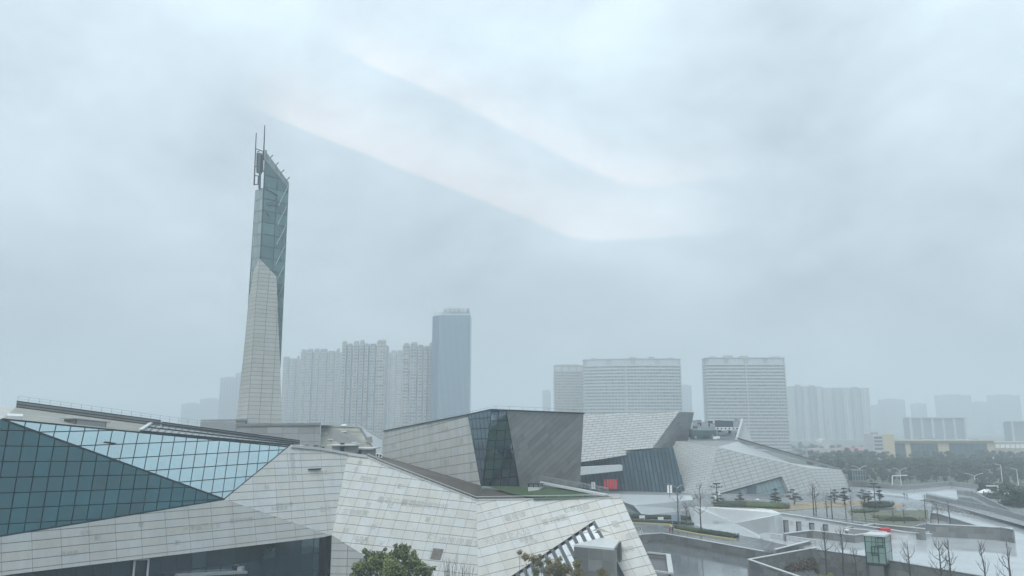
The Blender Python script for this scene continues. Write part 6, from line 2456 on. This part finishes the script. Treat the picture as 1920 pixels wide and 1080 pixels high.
def person(label, at, pose, top, legs, rz=0, umbrella=None, pack=None, s=1.0):
    me = PM[pose].copy()
    me.materials.clear()
    for m in (SKIN, CLOTH[top], CLOTH[legs], HAIR, BLACKM):
        me.materials.append(m)
    for p_ in me.polygons:
        c = p_.center
        if c.z > 1.45:
            p_.material_index = 3 if (c.z > 1.63 or c.y > .03) else 0
        elif c.z > .88 or (abs(c.x) > .17 and c.z > .7):
            p_.material_index = 0 if (abs(c.x) > .19 and c.z < .80) else 1
        elif c.z > .09:
            p_.material_index = 2
        else:
            p_.material_index = 4
        p_.use_smooth = True
    root = thing('person', tuple(at), label, 'person', None, rz)
    root.scale = (s, s, s)
    o = bpy.data.objects.new('body', me)
    COL.objects.link(o)
    o.parent = root
    if pack:
        mb = MB()
        mb.hexa([Vector((-.16, .12, 1.0)), Vector((.16, .12, 1.0)), Vector((.15, .30, 1.02)), Vector((-.15, .30, 1.02))], [Vector((-.15, .12, 1.4)), Vector((.15, .12, 1.4)), Vector((.12, .26, 1.42)), Vector((-.12, .26, 1.42))])
        me2 = mb.build('backpack', CLOTH[pack])
        me2.location = at
        me2.rotation_euler = (0, 0, rz)
        setp(me2, 'dark backpack worn by the walker on the road', 'backpack')
    if umbrella:
        u_ = thing('umbrella', tuple(at), umbrella[1], 'umbrella', None, rz)
        mb = MB()
        c = Vector((.1, -.2, 1.95))
        n = 10
        rim = [c + Vector((.62 * math.cos(6.283 * k / n), .62 * math.sin(6.283 * k / n), -.02 if k % 2 else -.05)) for k in range(n)]
        mid = [c + Vector((.36 * math.cos(6.283 * k / n), .36 * math.sin(6.283 * k / n), .17)) for k in range(n)]
        tip = c + Z * .24
        vs_ = rim + mid + [tip]
        fs = [(k, (k + 1) % n, n + (k + 1) % n, n + k) for k in range(n)] + [(n + k, n + (k + 1) % n, 2 * n) for k in range(n)]
        MBo = MB().mesh(vs_, fs)
        oo = MBo.build('canopy', CLOTH[umbrella[0]])
        oo.parent = u_
        mb2 = MB().tube([Vector((.13, -.28, 1.2)), c + Z * .26], .012, 5)
        oo = mb2.build('shaft', BLACKM)
        oo.parent = u_


person('person in a pale jacket with a dark backpack walking on the wet road', G(1203, 1001, ZR), 'walk', 'white', 'grey', rz=1.2, pack='black')
person('person in a red jacket standing by the kerb next to another in black', G(1256, 999, ZR), 'stand', 'red', 'black', rz=.3)
person('person in a black coat standing by the kerb next to another in red', G(1261.5, 1000, ZR), 'walk', 'black', 'black', rz=-.4)
person('person under a white umbrella before the triangular library window', G(1420, 950, ZG + .0), 'umbrella', 'grey', 'black', rz=.5, umbrella=('white', 'open white umbrella held before the triangular library window'))
person('person in dark clothes on the bridge, left one of two', G(1696, 934, 3.9), 'walk', 'black', 'grey', rz=1.5)
person('person in dark clothes on the bridge, right one of two', G(1701, 935, 3.9), 'walk', 'grey', 'black', rz=1.4)
person('person in a red coat standing before the long low wall', G(1874, 1007, ZP), 'stand', 'red', 'black', rz=.2)
person('person under a white umbrella on the wet square left of the glass lift', G(1588, 1011, ZP), 'umbrella', 'grey', 'black', rz=-.5, umbrella=('white', 'open white umbrella on the wet square left of the glass lift'))

# ------------------------------------------------------------------ rain haze
hb = MB()
HB = 5500.0
hb.hexa([Vector((-HB, -700, -11.2)), Vector((HB, -700, -11.2)), Vector((HB, HB, -11.2)), Vector((-HB, HB, -11.2))], [Vector((-HB, -700, 185)), Vector((HB, -700, 185)), Vector((HB, HB, 185)), Vector((-HB, HB, 185))])
hm = bpy.data.materials.new('rain_haze')
hm.use_nodes = True
hm.node_tree.nodes.clear()
ho = hm.node_tree.nodes.new('ShaderNodeOutputMaterial')
hv_ = hm.node_tree.nodes.new('ShaderNodeVolumePrincipled')
hv_.inputs['Color'].default_value = (.86, .945, 1.0, 1)
hv_.inputs['Density'].default_value = HAZE
hv_.inputs['Anisotropy'].default_value = 0.0
hm.node_tree.links.new(hv_.outputs[0], ho.inputs['Volume'])
hb.build('haze', hm, None, 'stuff')
